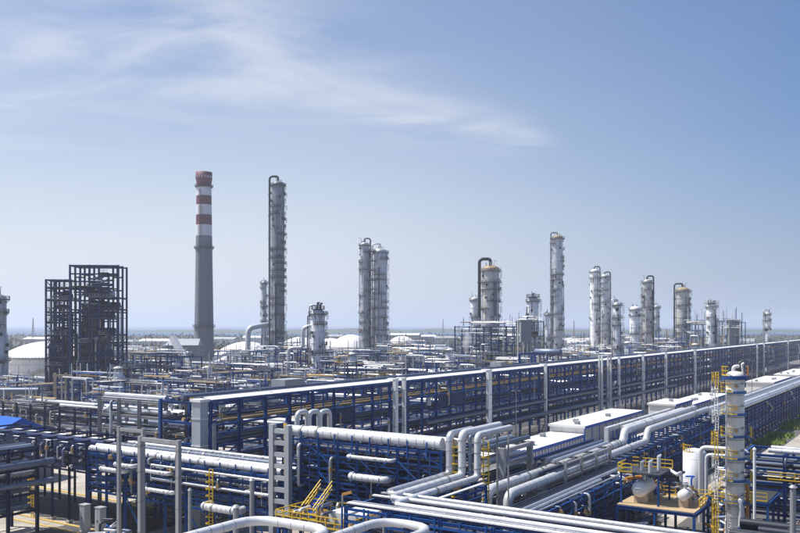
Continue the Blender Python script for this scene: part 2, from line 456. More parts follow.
# ------------------------------------------------------------------ ground, sea, far land
def land():
    m = bpy.data.materials.new('ground'); m.use_nodes = True
    n, l = m.node_tree.nodes, m.node_tree.links
    b = n['Principled BSDF']; b.inputs['Roughness'].default_value = 0.85
    geo = n.new('ShaderNodeNewGeometry')
    def noise(s, d=6, r=.6):
        k = n.new('ShaderNodeTexNoise'); k.inputs['Scale'].default_value = s; k.inputs['Detail'].default_value = d; k.inputs['Roughness'].default_value = r
        l.new(geo.outputs['Position'], k.inputs['Vector']); return k.outputs['Fac']
    def ramp(fac, stops):
        k = n.new('ShaderNodeValToRGB'); e = k.color_ramp.elements
        while len(e) < len(stops): e.new(0.5)
        for i, (p, c) in enumerate(stops): e[i].position = p; e[i].color = (*c, 1)
        l.new(fac, k.inputs[0]); return k.outputs[0]
    slab = ramp(noise(0.12, 9, .68), [(0.30, (0.24, 0.215, 0.185)), (0.5, (0.40, 0.365, 0.315)), (0.7, (0.54, 0.50, 0.44))])
    # joints between the cast slabs
    br = n.new('ShaderNodeTexBrick'); br.inputs['Scale'].default_value = 1.0
    br.inputs['Mortar Size'].default_value = 0.03; br.inputs['Brick Width'].default_value = 6.0; br.inputs['Row Height'].default_value = 6.0; br.offset = 0
    mp = n.new('ShaderNodeMapping'); mp.inputs['Rotation'].default_value = (0, 0, -ROT_U)
    l.new(geo.outputs['Position'], mp.inputs[0]); l.new(mp.outputs[0], br.inputs['Vector'])
    br.inputs['Color1'].default_value = (1, 1, 1, 1); br.inputs['Color2'].default_value = (.88, .88, .88, 1); br.inputs['Mortar'].default_value = (.45, .43, .4, 1)
    mu = n.new('ShaderNodeMix'); mu.data_type = 'RGBA'; mu.blend_type = 'MULTIPLY'; mu.inputs[0].default_value = 1
    l.new(slab, mu.inputs[6]); l.new(br.outputs[0], mu.inputs[7])
    wild = ramp(noise(0.006, 10, .7), [(0.36, (0.016, 0.028, 0.016)), (0.52, (0.03, 0.04, 0.026)), (0.66, (0.07, 0.065, 0.05)), (0.78, (0.03, 0.04, 0.026))])
    sp = n.new('ShaderNodeSeparateXYZ'); l.new(geo.outputs['Position'], sp.inputs[0])
    ad = n.new('ShaderNodeMath'); ad.operation = 'MULTIPLY_ADD'; l.new(noise(0.01), ad.inputs[0]); ad.inputs[1].default_value = 260; l.new(sp.outputs[1], ad.inputs[2])
    mr = n.new('ShaderNodeMapRange'); mr.inputs['From Min'].default_value = 860; mr.inputs['From Max'].default_value = 900
    l.new(ad.outputs[0], mr.inputs['Value'])
    mx = n.new('ShaderNodeMix'); mx.data_type = 'RGBA'; l.new(mr.outputs[0], mx.inputs[0]); l.new(mu.outputs[2], mx.inputs[6]); l.new(wild, mx.inputs[7])
    l.new(mx.outputs[2], b.inputs['Base Color'])
    MATS['ground'] = m
land()
def sea_mat():
    m = bpy.data.materials.new('sea'); m.use_nodes = True
    n, l = m.node_tree.nodes, m.node_tree.links
    b = n['Principled BSDF']
    b.inputs['Base Color'].default_value = (0.015, 0.085, 0.20, 1); b.inputs['Specular IOR Level'].default_value = 0.25; b.inputs['Roughness'].default_value = 0.45; b.inputs['IOR'].default_value = 1.333
    geo = n.new('ShaderNodeNewGeometry')
    nz = n.new('ShaderNodeTexNoise'); nz.inputs['Scale'].default_value = 0.09; nz.inputs['Detail'].default_value = 6
    l.new(geo.outputs['Position'], nz.inputs['Vector'])
    bp = n.new('ShaderNodeBump'); bp.inputs['Strength'].default_value = 1.0; bp.inputs['Distance'].default_value = 1.6
    l.new(nz.outputs['Fac'], bp.inputs['Height']); l.new(bp.outputs[0], b.inputs['Normal'])
    MATS['sea'] = m
sea_mat()
rnd = random.Random(11)
m = MB()
coast = []
K = 48
for i in range(K + 1):
    t = i / K; x = -4200 + 9200 * t
    base = 2350 if x < 300 else 2350 + (x - 300) * 0.10
    coast.append((x, base + 160 * math.sin(x * 0.0021) + rnd.uniform(-60, 60)))
pts = [(-4200, -400, 0), (5000, -400, 0)] + [(x, y, 0) for x, y in coast[::-1]]
m.quad(pts)
bnk = len(m.v)
for (x, y), (x2, y2) in zip(coast[:-1], coast[1:]): m.quad([(x2, y2, 0), (x, y, 0), (x, y + 6, -2.2), (x2, y2 + 6, -2.2)])
structure('ground', m.mesh('ground', 'ground'))
m = MB(); m.quad([(-26000, 1500, -1.6), (26000, 1500, -1.6), (26000, 30000, -1.6), (-26000, 30000, -1.6)])
structure('sea', m.mesh('sea', 'sea'))
# low cape across the water behind the middle of the plant
m = MB()
xs = [-1500 + 110 * i for i in range(36)]
prev = None
for i, x in enumerate(xs):
    e = math.sin(math.pi * i / 35)
    h = 3 + 17 * e * (0.6 + 0.4 * math.sin(i * 1.7) * math.sin(i * .6))
    d = 3600 + 200 * math.sin(i * 0.5)
    row = [(x, d - 260 * e - 20, -1.5), (x, d - 150 * e, h * .55), (x, d, h), (x, d + 300 * e + 30, -1.5)]
    if prev:
        for a in range(3): m.quad([prev[a], row[a], row[a + 1], prev[a + 1]], True)
    prev = row
structure('hills', m.mesh('hills', 'tree_green'))

# roads, kerbs, the verge, and dark strips that paint shade under racks
def strip_u(name, mat, u0, u1, v0, v1, z, kind='structure', h=None):
    m = MB()
    if h: m.box(0, u1 - u0, 0, v1 - v0, -0.05, h)
    else: m.quad([(0, 0, 0), (u1 - u0, 0, 0), (u1 - u0, v1 - v0, 0), (0, v1 - v0, 0)])
    return structure(name, m.mesh(name, mat), uv(u0, v0, z), ROT_U, kind)
strip_u('road', 'asphalt', 88, 720, 53.5, 62.5, 0.012)
strip_u('road', 'asphalt', 79.6, 92.5, 97, 320, 0.012)  # dark strip painting the left rack's shadow on the concrete
strip_u('road', 'asphalt', 40, 720, 104, 111, 0.016)
strip_u('road', 'asphalt', 214, 222, 62.6, 480, 0.008)
strip_u('shade_bed', 'gravel_shade', 89, 705, 90.5, 103.6, 0.02)  # these dark ground sheets paint shade beneath and around the racks
strip_u('shade_bed', 'gravel_shade', 96, 640, 38.0, 53.3, 0.014)
strip_u('shade_bed', 'gravel_shade', 56, 95.8, -16, 76, 0.018)
strip_u('shade_bed', 'gravel_shade', 96, 224.5, -60, 34.2, 0.016)
strip_u('shade_bed', 'gravel_shade', 225, 420, 112, 400, 0.014)
strip_u('kerb', 'kerb_yellow', 77.9, 78.35, 86, 300, 0.0, h=0.16)
strip_u('kerb', 'kerb_yellow', 75.6, 76.0, 90, 300, 0.0, h=0.14)
strip_u('kerb', 'kerb_yellow', 93.0, 93.5, 97, 320, 0.0, h=0.16)
strip_u('kerb', 'concrete', 88, 720, 62.6, 62.95, 0.0, h=0.14)

# ------------------------------------------------------------------ pipe racks
PM = ['pipe_grey', 'pipe_grey', 'aluminium', 'pipe_dark', 'white_clad', 'pipe_dark', 'pipe_tan']
def rack(name, label, orient, a0, a1, b0, b1, tiers, top, bay=6.0, steel='steel_blue', cs=0.36, seed=0, npipe=7, mats=PM, rr=(0.1, 0.32),
         brace=4, mid=True, long_bays=1, drops=0, individual=999, stuff=None, pipe_top=True, foot=None, zbase=0.0, group=None, midpost=False, skip=None, back=True):
    rn = random.Random(seed)
    s = 1 if orient == 'u' else -1
    W, L = b1 - b0, a1 - a0
    loc = uv(a0, b0) if orient == 'u' else uv(b0, a0)
    root = thing(name, label, 'pipe rack', loc, ROT_U if orient == 'u' else ROT_V, group)
    n = max(1, round(L / bay)); bl = L / n
    for i in range(n + 1):
        for y in ((0, s * W) if back else (0,)):
            if skip and skip(i * bl, y): continue
            beam_z(root, 'column', steel, cs, i * bl, y, zbase, top - zbase)
            if foot and y == 0: part(root, 'footing', unit_box('concrete'), (i * bl - .35, y, 0.22), (0, 0, 0), (.7, .7, .44))
    far = MB()
    for ti, z in enumerate(tiers):
        for i in range(n + 1):
            if i <= individual: beam_y(root, 'cross_beam', steel, cs * 0.85, i * bl, s * 0.02, z - cs * .43, s * (W - 0.04))
            else: far.box(i * bl - .15, i * bl + .15, min(0, s * W) + .05, max(0, s * W) - .05, z - cs * .8, z - .01)
        k = 0
        while k < n:
            e = min(n, k + long_bays)
            for y in ((0, s * W) if back else (0,)):
                beam_x(root, 'stringer', steel, cs * 0.8, k * bl + .04, y, z - cs * .43 - .05, (e - k) * bl - .08)
                if mid and y == 0 and ti + 1 < len(tiers):
                    zm = (z + tiers[ti + 1]) / 2
                    beam_x(root, 'rail_beam', steel, cs * 0.5, k * bl + .04, y, zm, (e - k) * bl - .08)
            k = e
    if far.v:
        o = part(root, 'cross_beam', far.mesh('cross_beam', steel)); o['kind'] = 'stuff'
    if midpost:
        for i in range(min(n, individual)):
            if rn.random() < (.55 if n > 40 else .15): continue
            part(root, 'post', unit_box(steel), (i * bl + bl / 2, 0, tiers[0]), (0, -H90, 0), (top - tiers[0] - .1, cs * .45, cs * .45))
    if brace:
        for i in range(0, n, brace):
            if i > 60: break
            zs = [zbase] + list(tiers)
            for a, b in zip(zs[:-1], zs[1:]):
                if b - a < 1.2: continue
                beam_pq(root, 'brace', steel, cs * .45, (i * bl + .2, s * .03, a + .1), ((i + 1) * bl - .2, s * .03, b - .35))
    for ti, z in enumerate(tiers):
        if ti == len(tiers) - 1 and not pipe_top: continue
        y = 0.45
        cnt = 0
        while y < W - 0.5 and cnt < npipe:
            r = rn.uniform(*rr)
            if rn.random() < 0.15: r *= 1.7
            mt = rn.choice(mats)
            y += r
            x0 = 0 if rn.random() < .8 else rn.uniform(0, L * .4); x1 = L if rn.random() < .8 else rn.uniform(L * .6, L)
            if rn.random() < .25 and ti > 0:
                zt = tiers[ti - 1]
                run_pipe(root, 'pipe', mt, [(x0, s * y, z + r + .01), (x1, s * y, z + r + .01), (x1, s * y, zt + r + .4)], r, n=8)
            else:
                pipe_x(root, 'pipe', mt, r, x0, s * y, z + r + .01, x1 - x0)
            y += r + rn.uniform(.12, .12 + max(.1, (W - 1) / npipe - .3)); cnt += 1
    for d in range(drops):
        x = rn.uniform(0.5, L - .5); r = rn.choice([.06, .09, .13, .2]); z0 = rn.choice(list(tiers)[:-1]); z1 = rn.uniform(z0 + 1.5, top - .2)
        mt = rn.choice(['aluminium', 'pipe_grey', 'white_clad', 'steel_grey'])
        yy = s * -(r + .22)
        run_pipe(root, 'drop_pipe', mt, [(x, yy * -4, z0 + r + .3), (x, yy, z0 + r + .3), (x, yy, z1), (x, yy * -5, z1)], r, n=8)
        if rn.random() < .6:
            mm = cached(('valve', mt), lambda: valve_mesh()); part(root, 'valve', mm, (x, yy, rn.uniform(z0 + .8, z1 - .5)), (0, 0, rn.uniform(0, 6)))
    return root
def valve_mesh():
    m = MB()
    m.tube([(0, 0, -.28), (0, 0, .28)], .24, 10); m.tube([(0, 0, 0), (0, -.5, 0)], .07, 6); m.tube([(0, -.5, 0), (0, -.56, 0)], .22, 10)
    return m.mesh('valve', 'pipe_tan')

# the long rack running away to the right
AV, AU0, AU1, AT = 92.3, 89.4, 700.0, 18.5
ra = rack('pipe_rack', 'very long blue steel pipe rack running from centre left away to the right edge', 'u', AU0, AU1, AV, AV + 11, [5.2, 8.6, 12.0, 15.2, 18.3], AT,
          bay=6.0, seed=3, npipe=8, long_bays=2, individual=48, brace=5, drops=60, cs=.42, midpost=True, pipe_top=True, rr=(.12, .36),
          mats=['pipe_grey', 'pipe_dark', 'steel_navy', 'pipe_dark', 'pipe_tan', 'pipe_dark'])  # mostly dark pipes: the rack's inner shade is put into their colour
LA = AU1 - AU0
rn = random.Random(5)
nlid = 51
for k in range(nlid):                                   # white lids of the cable tray along the top front edge
    x0 = LA * k / nlid
    part(ra, 'tray_lid', unit_box('roof_white'), (x0 + .06, .75, AT + .46), (RAD(11), 0, 0), (LA / nlid - .12, 1.7, .12))
    part(ra, 'tray_side', unit_box('steel_blue'), (x0 + .06, -.02, AT + .12), (0, 0, 0), (LA / nlid - .12, .12, .38))
pipe_x(ra, 'pipe', 'pipe_grey', .3, 0, 3.2, AT + .32, LA)
pipe_x(ra, 'pipe', 'pipe_tan', .2, 0, 4.4, AT + .22, LA)
pipe_x(ra, 'pipe', 'pipe_grey', .4, 0, 6.2, AT + .42, LA)
pipe_x(ra, 'pipe', 'pipe_grey', .3, 0, 1.4, 15.2 + .31, LA)
pipe_x(ra, 'pipe', 'pipe_grey', .62, 0, -1.0, 6.2, 250)    # fat blue-grey pipe slung along the front
pipe_x(ra, 'pipe', 'pipe_grey', .45, 60, -.9, 9.6, 220)
for x in [i * 12.0 for i in range(21)]:
    part(ra, 'bracket', unit_box('steel_blue'), (x, -.85, 5.35), (0, 0, 0), (.3, 1.7, .3))
    if 60 <= x <= 280: part(ra, 'bracket', unit_box('steel_blue'), (x, -.7, 8.98), (0, 0, 0), (.3, 1.4, .25))
# panels hung in the upper bays (sheeted sections)
for i in (4, 5, 11, 12, 20, 27, 28, 36, 44, 45, 52):
    part(ra, 'panel', unit_box('steel_navy'), (i * 6 + .4, -.12, 13.6), (0, 0, 0), (5.2, .1, 2.6))
for k in range(9):                                      # walkway rails, lamps and odd equipment on top
    x0 = 8 + k * 41 + rn.uniform(-6, 6)
    part(ra, 'railing', railing_mesh([(x0, 10.6, AT + .1), (x0 + rn.uniform(12, 26), 10.6, AT + .1)], rn.choice(['yellow', 'steel_grey', 'steel_blue']), 1.15, t=.08))
    beam_z(ra, 'lamp_post', 'steel_grey', .12, x0 + 4, 2.5, AT, 3.6)
    part(ra, 'lamp_head', unit_box('panel_grey'), (x0 + 3.7, 2.3, AT + 3.55), (0, 0, 0), (.7, .35, .14))
    if k % 3 == 1: part(ra, 'junction_box', unit_box('panel_grey'), (x0 + 9, -.35, 10.8 + (k % 2) * 3), (0, 0, 0), (1.4, .5, 1.6))
    if k % 2 == 0: part(ra, 'cooler_box', unit_box(rn.choice(['panel_grey', 'white_paint'])), (x0 + 14, 7.5, AT + .95), (0, 0, 0), (rn.uniform(3, 6), 3.2, 1.7))
# end of the tray: pale box duct coming down at the near end
t = thing('duct', 'pale box duct dropping from the near left end of the long blue rack', 'duct', uv(AU0 - 1.2, AV + 1.0), ROT_U)
mm = MB(); mm.box(-.8, .8, -.9, .9, 0, 18.6); part(t, 'shaft', mm.mesh('shaft', 'panel_grey'))
mm = MB(); mm.box(-1.0, 1.0, -1.1, 1.1, 18.62, 19.0); part(t, 'cap', mm.mesh('cap', 'roof_white'))
for z in (4, 8, 12, 16):
    mm = MB(); mm.box(-.88, .88, -.98, .98, z, z + .18); part(t, 'flange', mm.mesh('flange', 'aluminium'))

# white risers against the long rack
def riser(px, w, label, zt=None, off=0.0, cap=True):
    # u where the front plane of the rack shows at this pixel
    a = (px - HX) / F; v = AV - 1.0 - off
    u = v * (a * VY - VX) / (UX - a * UY)
    zt = zt or AT + .8
    t = thing('riser_duct', label, 'duct', uv(u, v), ROT_U, 'white ducts standing along the long rack')
    mm = MB(); mm.box(-w / 2, w / 2, -.35, .35, 0, zt); part(t, 'shaft', mm.mesh('shaft', 'white_paint'))
    for z in (3, 6.5, 10, 13.5, 17):
        if z < zt: part(t, 'joint', unit_box('steel_grey'), (-w / 2 - .04, 0, z), (0, 0, 0), (w + .08, .78, .12))
    if cap: mm = MB(); mm.box(-w / 2 - .1, w / 2 + .1, -.45, 1.6, zt + .005, zt + .22); part(t, 'cap', mm.mesh('cap', 'roof_white'))
    return t
for px, w, lb in ((395.5, .95, 'left one of two slim white ducts side by side on the long rack'), (404, .6, 'thinner right one of two slim white ducts side by side on the long rack'),
                  (489, 1.7, 'widest white duct rising on the long rack above the bent riser pipes'), (545.5, .9, 'white duct on the long rack behind the low white panelled roof'),
                  (619, .9, 'slim white duct on the long rack below the white column'), (643, .9, 'slim pale duct on the long rack beside the small white cabin'),
                  (666, 1.5, 'pale duct on the long rack behind the blue trimmed shed'), (695, 3.0, 'broad pale duct on the long rack left of the banded column'),
                  (757, 1.9, 'left one of two pale ducts on the long rack right of the banded column'), (764, 1.5, 'right one of two pale ducts on the long rack right of the banded column'),
                  (788, 1.8, 'pale duct on the long rack nearest the right edge')):
    riser(px, w if w in (.95, .6, 1.7) else w * .62, lb)
# blue portal standing up above the rack
def portal(label, u, v, w, d, h, mat='steel_blue', s=.45, n=3, cat='steel frame', name='portal_frame'):
    t = thing(name, label, cat, uv(u, v), ROT_U)
    for x in (0, w):
        for y in (0, d): beam_z(t, 'column', mat, s, x, y, 0, h)
    for k in range(1, n + 1):
        z = h * k / n - s * .5
        for y in (0, d): beam_x(t, 'beam', mat, s * .9, .05, y, z, w - .1)
        for x in (0, w): beam_y(t, 'beam', mat, s * .8, x, .05, z - .03, d - .1)
    return t
portal('blue steel portal standing up above the long rack left of centre', 232, 104.8, 11.6, 4, 21.5, n=4)
portal('white portal frame on the long rack below the tan topped column', 252, 90.2, 8.0, 0.9, 20.6, 'white_paint', .5, 1)

# inverted U pipes in front of the long rack
for k, (px, lb) in enumerate(((297, 'leftmost of three pale inverted U pipes before the long rack'), (309, 'middle one of three pale inverted U pipes before the long rack'), (320, 'rightmost of three pale inverted U pipes before the long rack'))):
    v = 88.0; a = (px - HX) / F; u = v * (a * VY - VX) / (UX - a * UY)
    t = thing('loop_pipe', lb, 'pipe', uv(u, v), ROT_U, 'inverted U pipes')
    run_pipe(t, 'pipe', 'white_clad', [(0, 0, 0), (0, 0, 15.9 - .2 * k), (2.6, 0, 15.9 - .2 * k), (2.6, 0, 0)], .42, 1.0)
    for x in (0, 2.6):
        mm = MB(); mm.tube([(x, 0, 6.0), (x, 0, 6.25)], .6, 12); part(t, 'flange', mm.mesh('flange', 'aluminium'))

# rack across the middle (high) and on to the left (low)
CU = 79.0
rb = rack('pipe_rack', 'dark blue trussed rack with fat white pipe on top, in the middle foreground', 'v', 46.4, 69.0, CU, CU + 8, [5.5, 7.0, 8.5, 10.0, 11.5, 13.0, 14.6, 16.2], 16.3, bay=2.9, seed=8, npipe=11,
          cs=.26, brace=2, mats=['pipe_dark', 'pipe_grey', 'pipe_dark', 'steel_navy'], rr=(.15, .4), drops=6, pipe_top=False, midpost=True, foot=True)  # pipe colours kept dark to paint the shade inside the truss
LB = 69.0 - 46.4
for y, r, mt in ((.75, .66, 'white_clad'), (2.3, .42, 'white_clad'), (3.7, .4, 'aluminium'), (5.2, .36, 'white_clad')):
    pipe_x(rb, 'top_pipe', mt, r, .25, -y, 16.32 + r, LB - .25); bands_x(rb, .3, LB, -y, 16.32 + r, r, 1.2)
for i in range(9):
    x = 1.2 + i * 2.55
    part(rb, 'post', unit_box('steel_blue'), (x + .6, .06, 15.1), (0, -H90, 0), (2.0, .13, .13))
# low truss diagonals in the front face
for i in range(8):
    x = i * 2.825
    for za, zb in ((5.6, 7.6), (8.0, 10.0), (10.4, 12.4), (12.8, 14.7)):
        if (i + int(za)) % 2: beam_pq(rb, 'brace', 'steel_blue', .13, (x + .15, .16, za), (x + 2.7, .16, zb))
# stub headers sticking out of the front
def stub(label, v0, v1, u, z, r, mat='white_clad'):
    t = thing('header_pipe', label, 'pipe', uv(u, v0, 0), ROT_V, 'white header pipes on the rack fronts')
    run_pipe(t, 'pipe', mat, [(0, -1.4, z), (0, 0, z), (v1 - v0, 0, z), (v1 - v0, -1.4, z)], r, r * 1.6)
    bands_x(t, .9, v1 - v0 - .7, 0, z, r, .9)
    for x in (.6, v1 - v0 - .6):
        part(t, 'hanger', unit_box('steel_blue'), (x - .06, -.1, z - r - .08), (0, 0, 0), (.12, 1.6, .14))
        mm = MB(); mm.tube([(x, 0, z), (x + .08, 0, z)], r * 1.25, 12); part(t, 'flange', mm.mesh('flange', 'aluminium'))
stub('lower short white header on the front of the trussed rack', 53.2, 58.2, 78.2, 12.5, .42)
stub('upper slim white header on the front of the trussed rack', 52.4, 58.6, 78.3, 14.75, .22)
stub('short white header low on the left rack above the bright concrete', 98.2, 103.2, 78.1, 9.2, .35)
stub('upper short white header on the left rack near the tall grey post', 96.2, 100.0, 78.1, 10.1, .3)
stub('long slim white header between the two tall grey posts', 88.8, 94.4, 78.1, 9.8, .28)
stub('lower white header between the two tall grey posts', 88.0, 94.0, 78.1, 7.3, .28)
stub('fat white header beside the yellow ladder', 75.6, 81.6, 77.6, 6.4, .5)
stub('thin white header under the left end of the white bundle', 70.6, 74.6, 78.1, 8.9, .2)

rc = rack('pipe_rack', 'dark blue rack with a bundle of white pipes on top, left foreground', 'v', 69.6, 107.0, CU, CU + 9, [5.7, 6.9, 8.0, 9.1, 10.2, 11.2], 11.3, bay=4.15, seed=21, npipe=12,
          cs=.30, brace=3, mats=['pipe_dark', 'pipe_grey', 'pipe_dark', 'aluminium', 'steel_navy'], rr=(.14, .34), drops=18, pipe_top=False, midpost=True, foot=True)  # dark pipe colours stand in for shade within this rack
LC = 107 - 69.6
for y, r, mt in ((.5, .42, 'white_clad'), (1.6, .5, 'white_clad'), (3.3, .3, 'aluminium'), (4.6, .4, 'pipe_grey'), (6.1, .3, 'pipe_dark'), (7.4, .35, 'aluminium')):
    pipe_x(rc, 'top_pipe', mt, r, 0, -y, 11.32 + r, LC); bands_x(rc, 0, LC, -y, 11.32 + r, r, 1.4)
for i in range(13):
    x = .9 + i * 2.8
    part(rc, 'post', unit_box('steel_blue'), (x + .9, .1, 10.4), (0, -H90, 0), (1.7, .12, .12))
for z in (8.7, 10.6):
    pipe_x(rc, 'pipe', 'aluminium', .16, 0, .3, z, LC * .62)
# the darker closed section at far left with sheeted bays
rd = rack('pipe_rack', 'navy panelled rack on slim legs at the far left above bright concrete', 'v', 107.4, 141.0, CU, CU + 10, [8.2, 9.2, 10.2, 11.2, 12.2], 12.3, bay=4.2, seed=33, npipe=13,
          steel='steel_navy', cs=.30, brace=0, mats=['pipe_grey', 'pipe_dark', 'aluminium', 'steel_navy'], rr=(.14, .34), drops=8, midpost=True, foot=True, pipe_top=False)
for i in range(8):
    for z in (8.6, 9.6, 10.7, 11.6):
        part(rd, 'panel', unit_box('steel_navy'), (i * 4.2 + .25 + .35 * ((i * 5 + int(z)) % 4), .08, z + .05), (0, 0, 0), (2.3 + .5 * ((i * 3 + int(z * 2)) % 3), .06, .7))
for i in range(14):
    x = 1.0 + i * 2.35
    for z in (8.7, 9.7, 10.7, 11.6):
        if (i * 7 + int(z * 3)) % 5 > 1: pipe_y(rd, 'stub_pipe', random.Random(i * 31 + int(z)).choice(['white_clad', 'aluminium', 'pipe_grey']), .17, x, -.8, z + .1, 1.35)
rnd = random.Random(4)
# tall grey frame that steps the rack up
t = thing('rung_tower', 'tall pale grey frame with many rungs at the step between the racks', 'steel frame', uv(77.4, 66.8), ROT_V)
for x in (0, 2.5): part(t, 'post', unit_box('panel_grey'), (x, 0, 0), (0, -H90, 0), (17.9, .68, .68))
for k in range(12): part(t, 'rung', unit_box('panel_grey'), (.37, 0, 1.5 + k * 1.42), (0, 0, 0), (1.76, .5, .55))
for k in range(7, 12): part(t, 'junction_box', unit_box('yellow'), (.5, -.25, 2.2 + k * 1.42), (0, 0, 0), (.35, .3, .5))

# grey posts and goal frames at left
def goal(label, px0, px1, d0, zt, mat='steel_grey', s=.5, zb=None, cat='steel frame', second=None):
    a, b = at(px0, d0), None
    u0, v0 = to_uv(a.x, a.y)
    # far post on the same V line
    k = (px1 - HX) / F; v1 = u0 * (UX - k * UY) / (k * VY - VX)
    L = v1 - v0
    t = thing('goal_frame', label, cat, uv(u0, v0), ROT_V)
    part(t, 'post', unit_box(mat), (0, 0, 0), (0, -H90, 0), (zt, s, s))
    part(t, 'post', unit_box(mat), (L, 0, 0), (0, -H90, 0), (zt if second is None else second, s, s))
    for x_ in (0, L):
        part(t, 'base_plate', unit_box('concrete'), (x_ - s * .9, 0, .12), (0, 0, 0), (s * 1.8, s * 1.8, .24))
        for z_ in (zt * .3, zt * .52, zt * .74, zt * .93): part(t, 'collar', unit_box('seam'), (x_ - s * .56, 0, z_), (0, 0, 0), (s * 1.12, s * 1.12, .1 if z_ < zt * .8 else .3))
    part(t, 'conduit', ucyl('pipe_dark', 8), (s * .62, s * .3, 0), (0, -H90, 0), (zt * .9, .07, .07))
    zz = min(zt, second or zt)
    part(t, 'crossbar', unit_box(mat), ((.26 if L > 0 else -.26), 0, zz - .35), (0, 0, 0 if L > 0 else math.pi), (abs(L) - .52, s * .8, s * .9))
    return t
goal('tall grey goal frame standing before the white bundle at left', 178.5, 140.5, 98.5, 16.5, second=None)
rack('pipe_rack', 'grey many levelled frame joined to the left end of the long rack', 'v', 104.6, 119.6, 90.5, 96, [6.0, 8.2, 10.6, 13.0, 15.4, 17.8], 18.0, bay=5.0, seed=29, npipe=6, steel='steel_grey', cs=.5, brace=0, mid=False, drops=5, mats=['pipe_dark', 'pipe_grey', 'aluminium', 'white_clad'], rr=(.12, .3))
goal('thin grey frame of two posts above the bundle at left', 119, 143, 108, 17.0, s=.4)
def post(label, px, d, zt, r=.2, mat='steel_grey', arm=0.0, cat='post', name='steel_post'):
    t = thing(name, label, cat, at(px, d), ROT_V)
    mm = MB(); mm.tube([(0, 0, 0), (0, 0, zt)], r, 10); part(t, 'shaft', mm.mesh('shaft', mat))
    mm = MB(); mm.box(-r * 2, r * 2, -r * 2, r * 2, 0, .12); part(t, 'base_plate', mm.mesh('base_plate', 'steel_grey'))
    mm = MB(); mm.tube([(0, 0, zt), (0, 0, zt + .25)], [r * 1.5, r * .6], 10); part(t, 'cap', mm.mesh('cap', mat))
    if arm:
        mm = MB(); mm.bar((0, 0, zt - .4), (arm, 0, zt - .2), .16); part(t, 'arm', mm.mesh('arm', mat))
    return t
post('slim grey post between the tall goal frame and the yellow ladder', 190, 94, 11.5, .2)
post('short grey post right of the yellow ladder', 236, 90, 10.5, .32)
post('grey post with a cap just left of the rung frame', 252, 92, 13.0, .26)
post('stubby grey post under the rung frame', 248, 84, 8.0, .4)
post('white pole standing right of the banded column', 754.5, 104, 14.6, .17, 'white_paint')
post('dark grey post at the bottom right edge', 793, 88, 13.0, .3)
post('grey post at the left end of the long rack', 214, 124, 15.2, .3)

# grey electrical cabinets by the rack legs
for px, lb in ((85, 'left one of two tall grey cabinets on the concrete kerb'), (100.5, 'right one of two tall grey cabinets on the concrete kerb')):
    t = thing('cabinet', lb, 'cabinet', uv(77.0, (lambda k: 77.0 * (UX - k * UY) / (k * VY - VX))((px - HX) / F)), ROT_V, 'grey cabinets')
    mm = MB(); mm.box(-.6, .6, -.5, .5, .2, 3.9); part(t, 'body', mm.mesh('body', 'panel_grey'))
    mm = MB(); mm.box(-.7, .7, -.6, .6, 0, .2); part(t, 'plinth', mm.mesh('plinth', 'concrete'))
    for s in (-1, 1):
        mm = MB(); mm.box(s * .29 - .25, s * .29 + .25, .5, .53, .4, 3.7); d = part(t, 'door', mm.mesh('door', 'panel_grey'))
        mm = MB(); mm.box(s * .08 - .03, s * .08 + .03, .53, .58, 1.9, 2.2); part(d, 'handle', mm.mesh('handle', 'dark_equipment'))
    mm = MB(); mm.box(-.68, .68, -.58, .58, 3.9, 4.02); part(t, 'roof', mm.mesh('roof', 'panel_grey'))

# yellow ladders
def yellow_ladder(label, u, v, h, rz=None):
    t = thing('ladder', label, 'ladder', uv(u, v), (ROT_V + math.pi) if rz is None else rz)
    mm = MB()
    for s in (-1, 1):
        part(t, 'rail', unit_box('yellow'), (s * .32, 0, 0), (0, -H90, 0), (h, .1, .1))
    z = .4
    while z < h: part(t, 'rung', unit_box('yellow'), (-.3, 0, z), (0, 0, 0), (.6, .06, .06)); z += .45
    z = 2.4
    while z < h:
        mk = MB()
        pts = [(math.cos(a) * .5, -math.sin(a) * .75, 0) for a in [math.pi * k / 6 for k in range(7)]]
        for a, b in zip(pts[:-1], pts[1:]): mk.bar(a, b, .07, .14)
        part(t, 'hoop', cached('yhoop', lambda: mk.mesh('hoop', 'yellow')), (0, 0, z)); z += .9
    return t
def v_at(px, u):
    k = (px - HX) / F; return u * (UX - k * UY) / (k * VY - VX)
def u_at(px, v):
    a = (px - HX) / F; return v * (a * VY - VX) / (UX - a * UY)
yellow_ladder('yellow caged ladder on the left rack beside the fat white header', 78.2, v_at(211, 78.2), 11.2)
yellow_ladder('yellow caged ladder by the legs of the navy rack at far left', 78.0, v_at(32.5, 78.0), 8.8)
yellow_ladder('yellow caged ladder between the left pair of bent riser pipes', 79.9, v_at(456.5, 79.9), 17.6)
yellow_ladder('yellow caged ladder right of the bent riser pipes', 80.4, v_at(486, 80.4), 17.6)

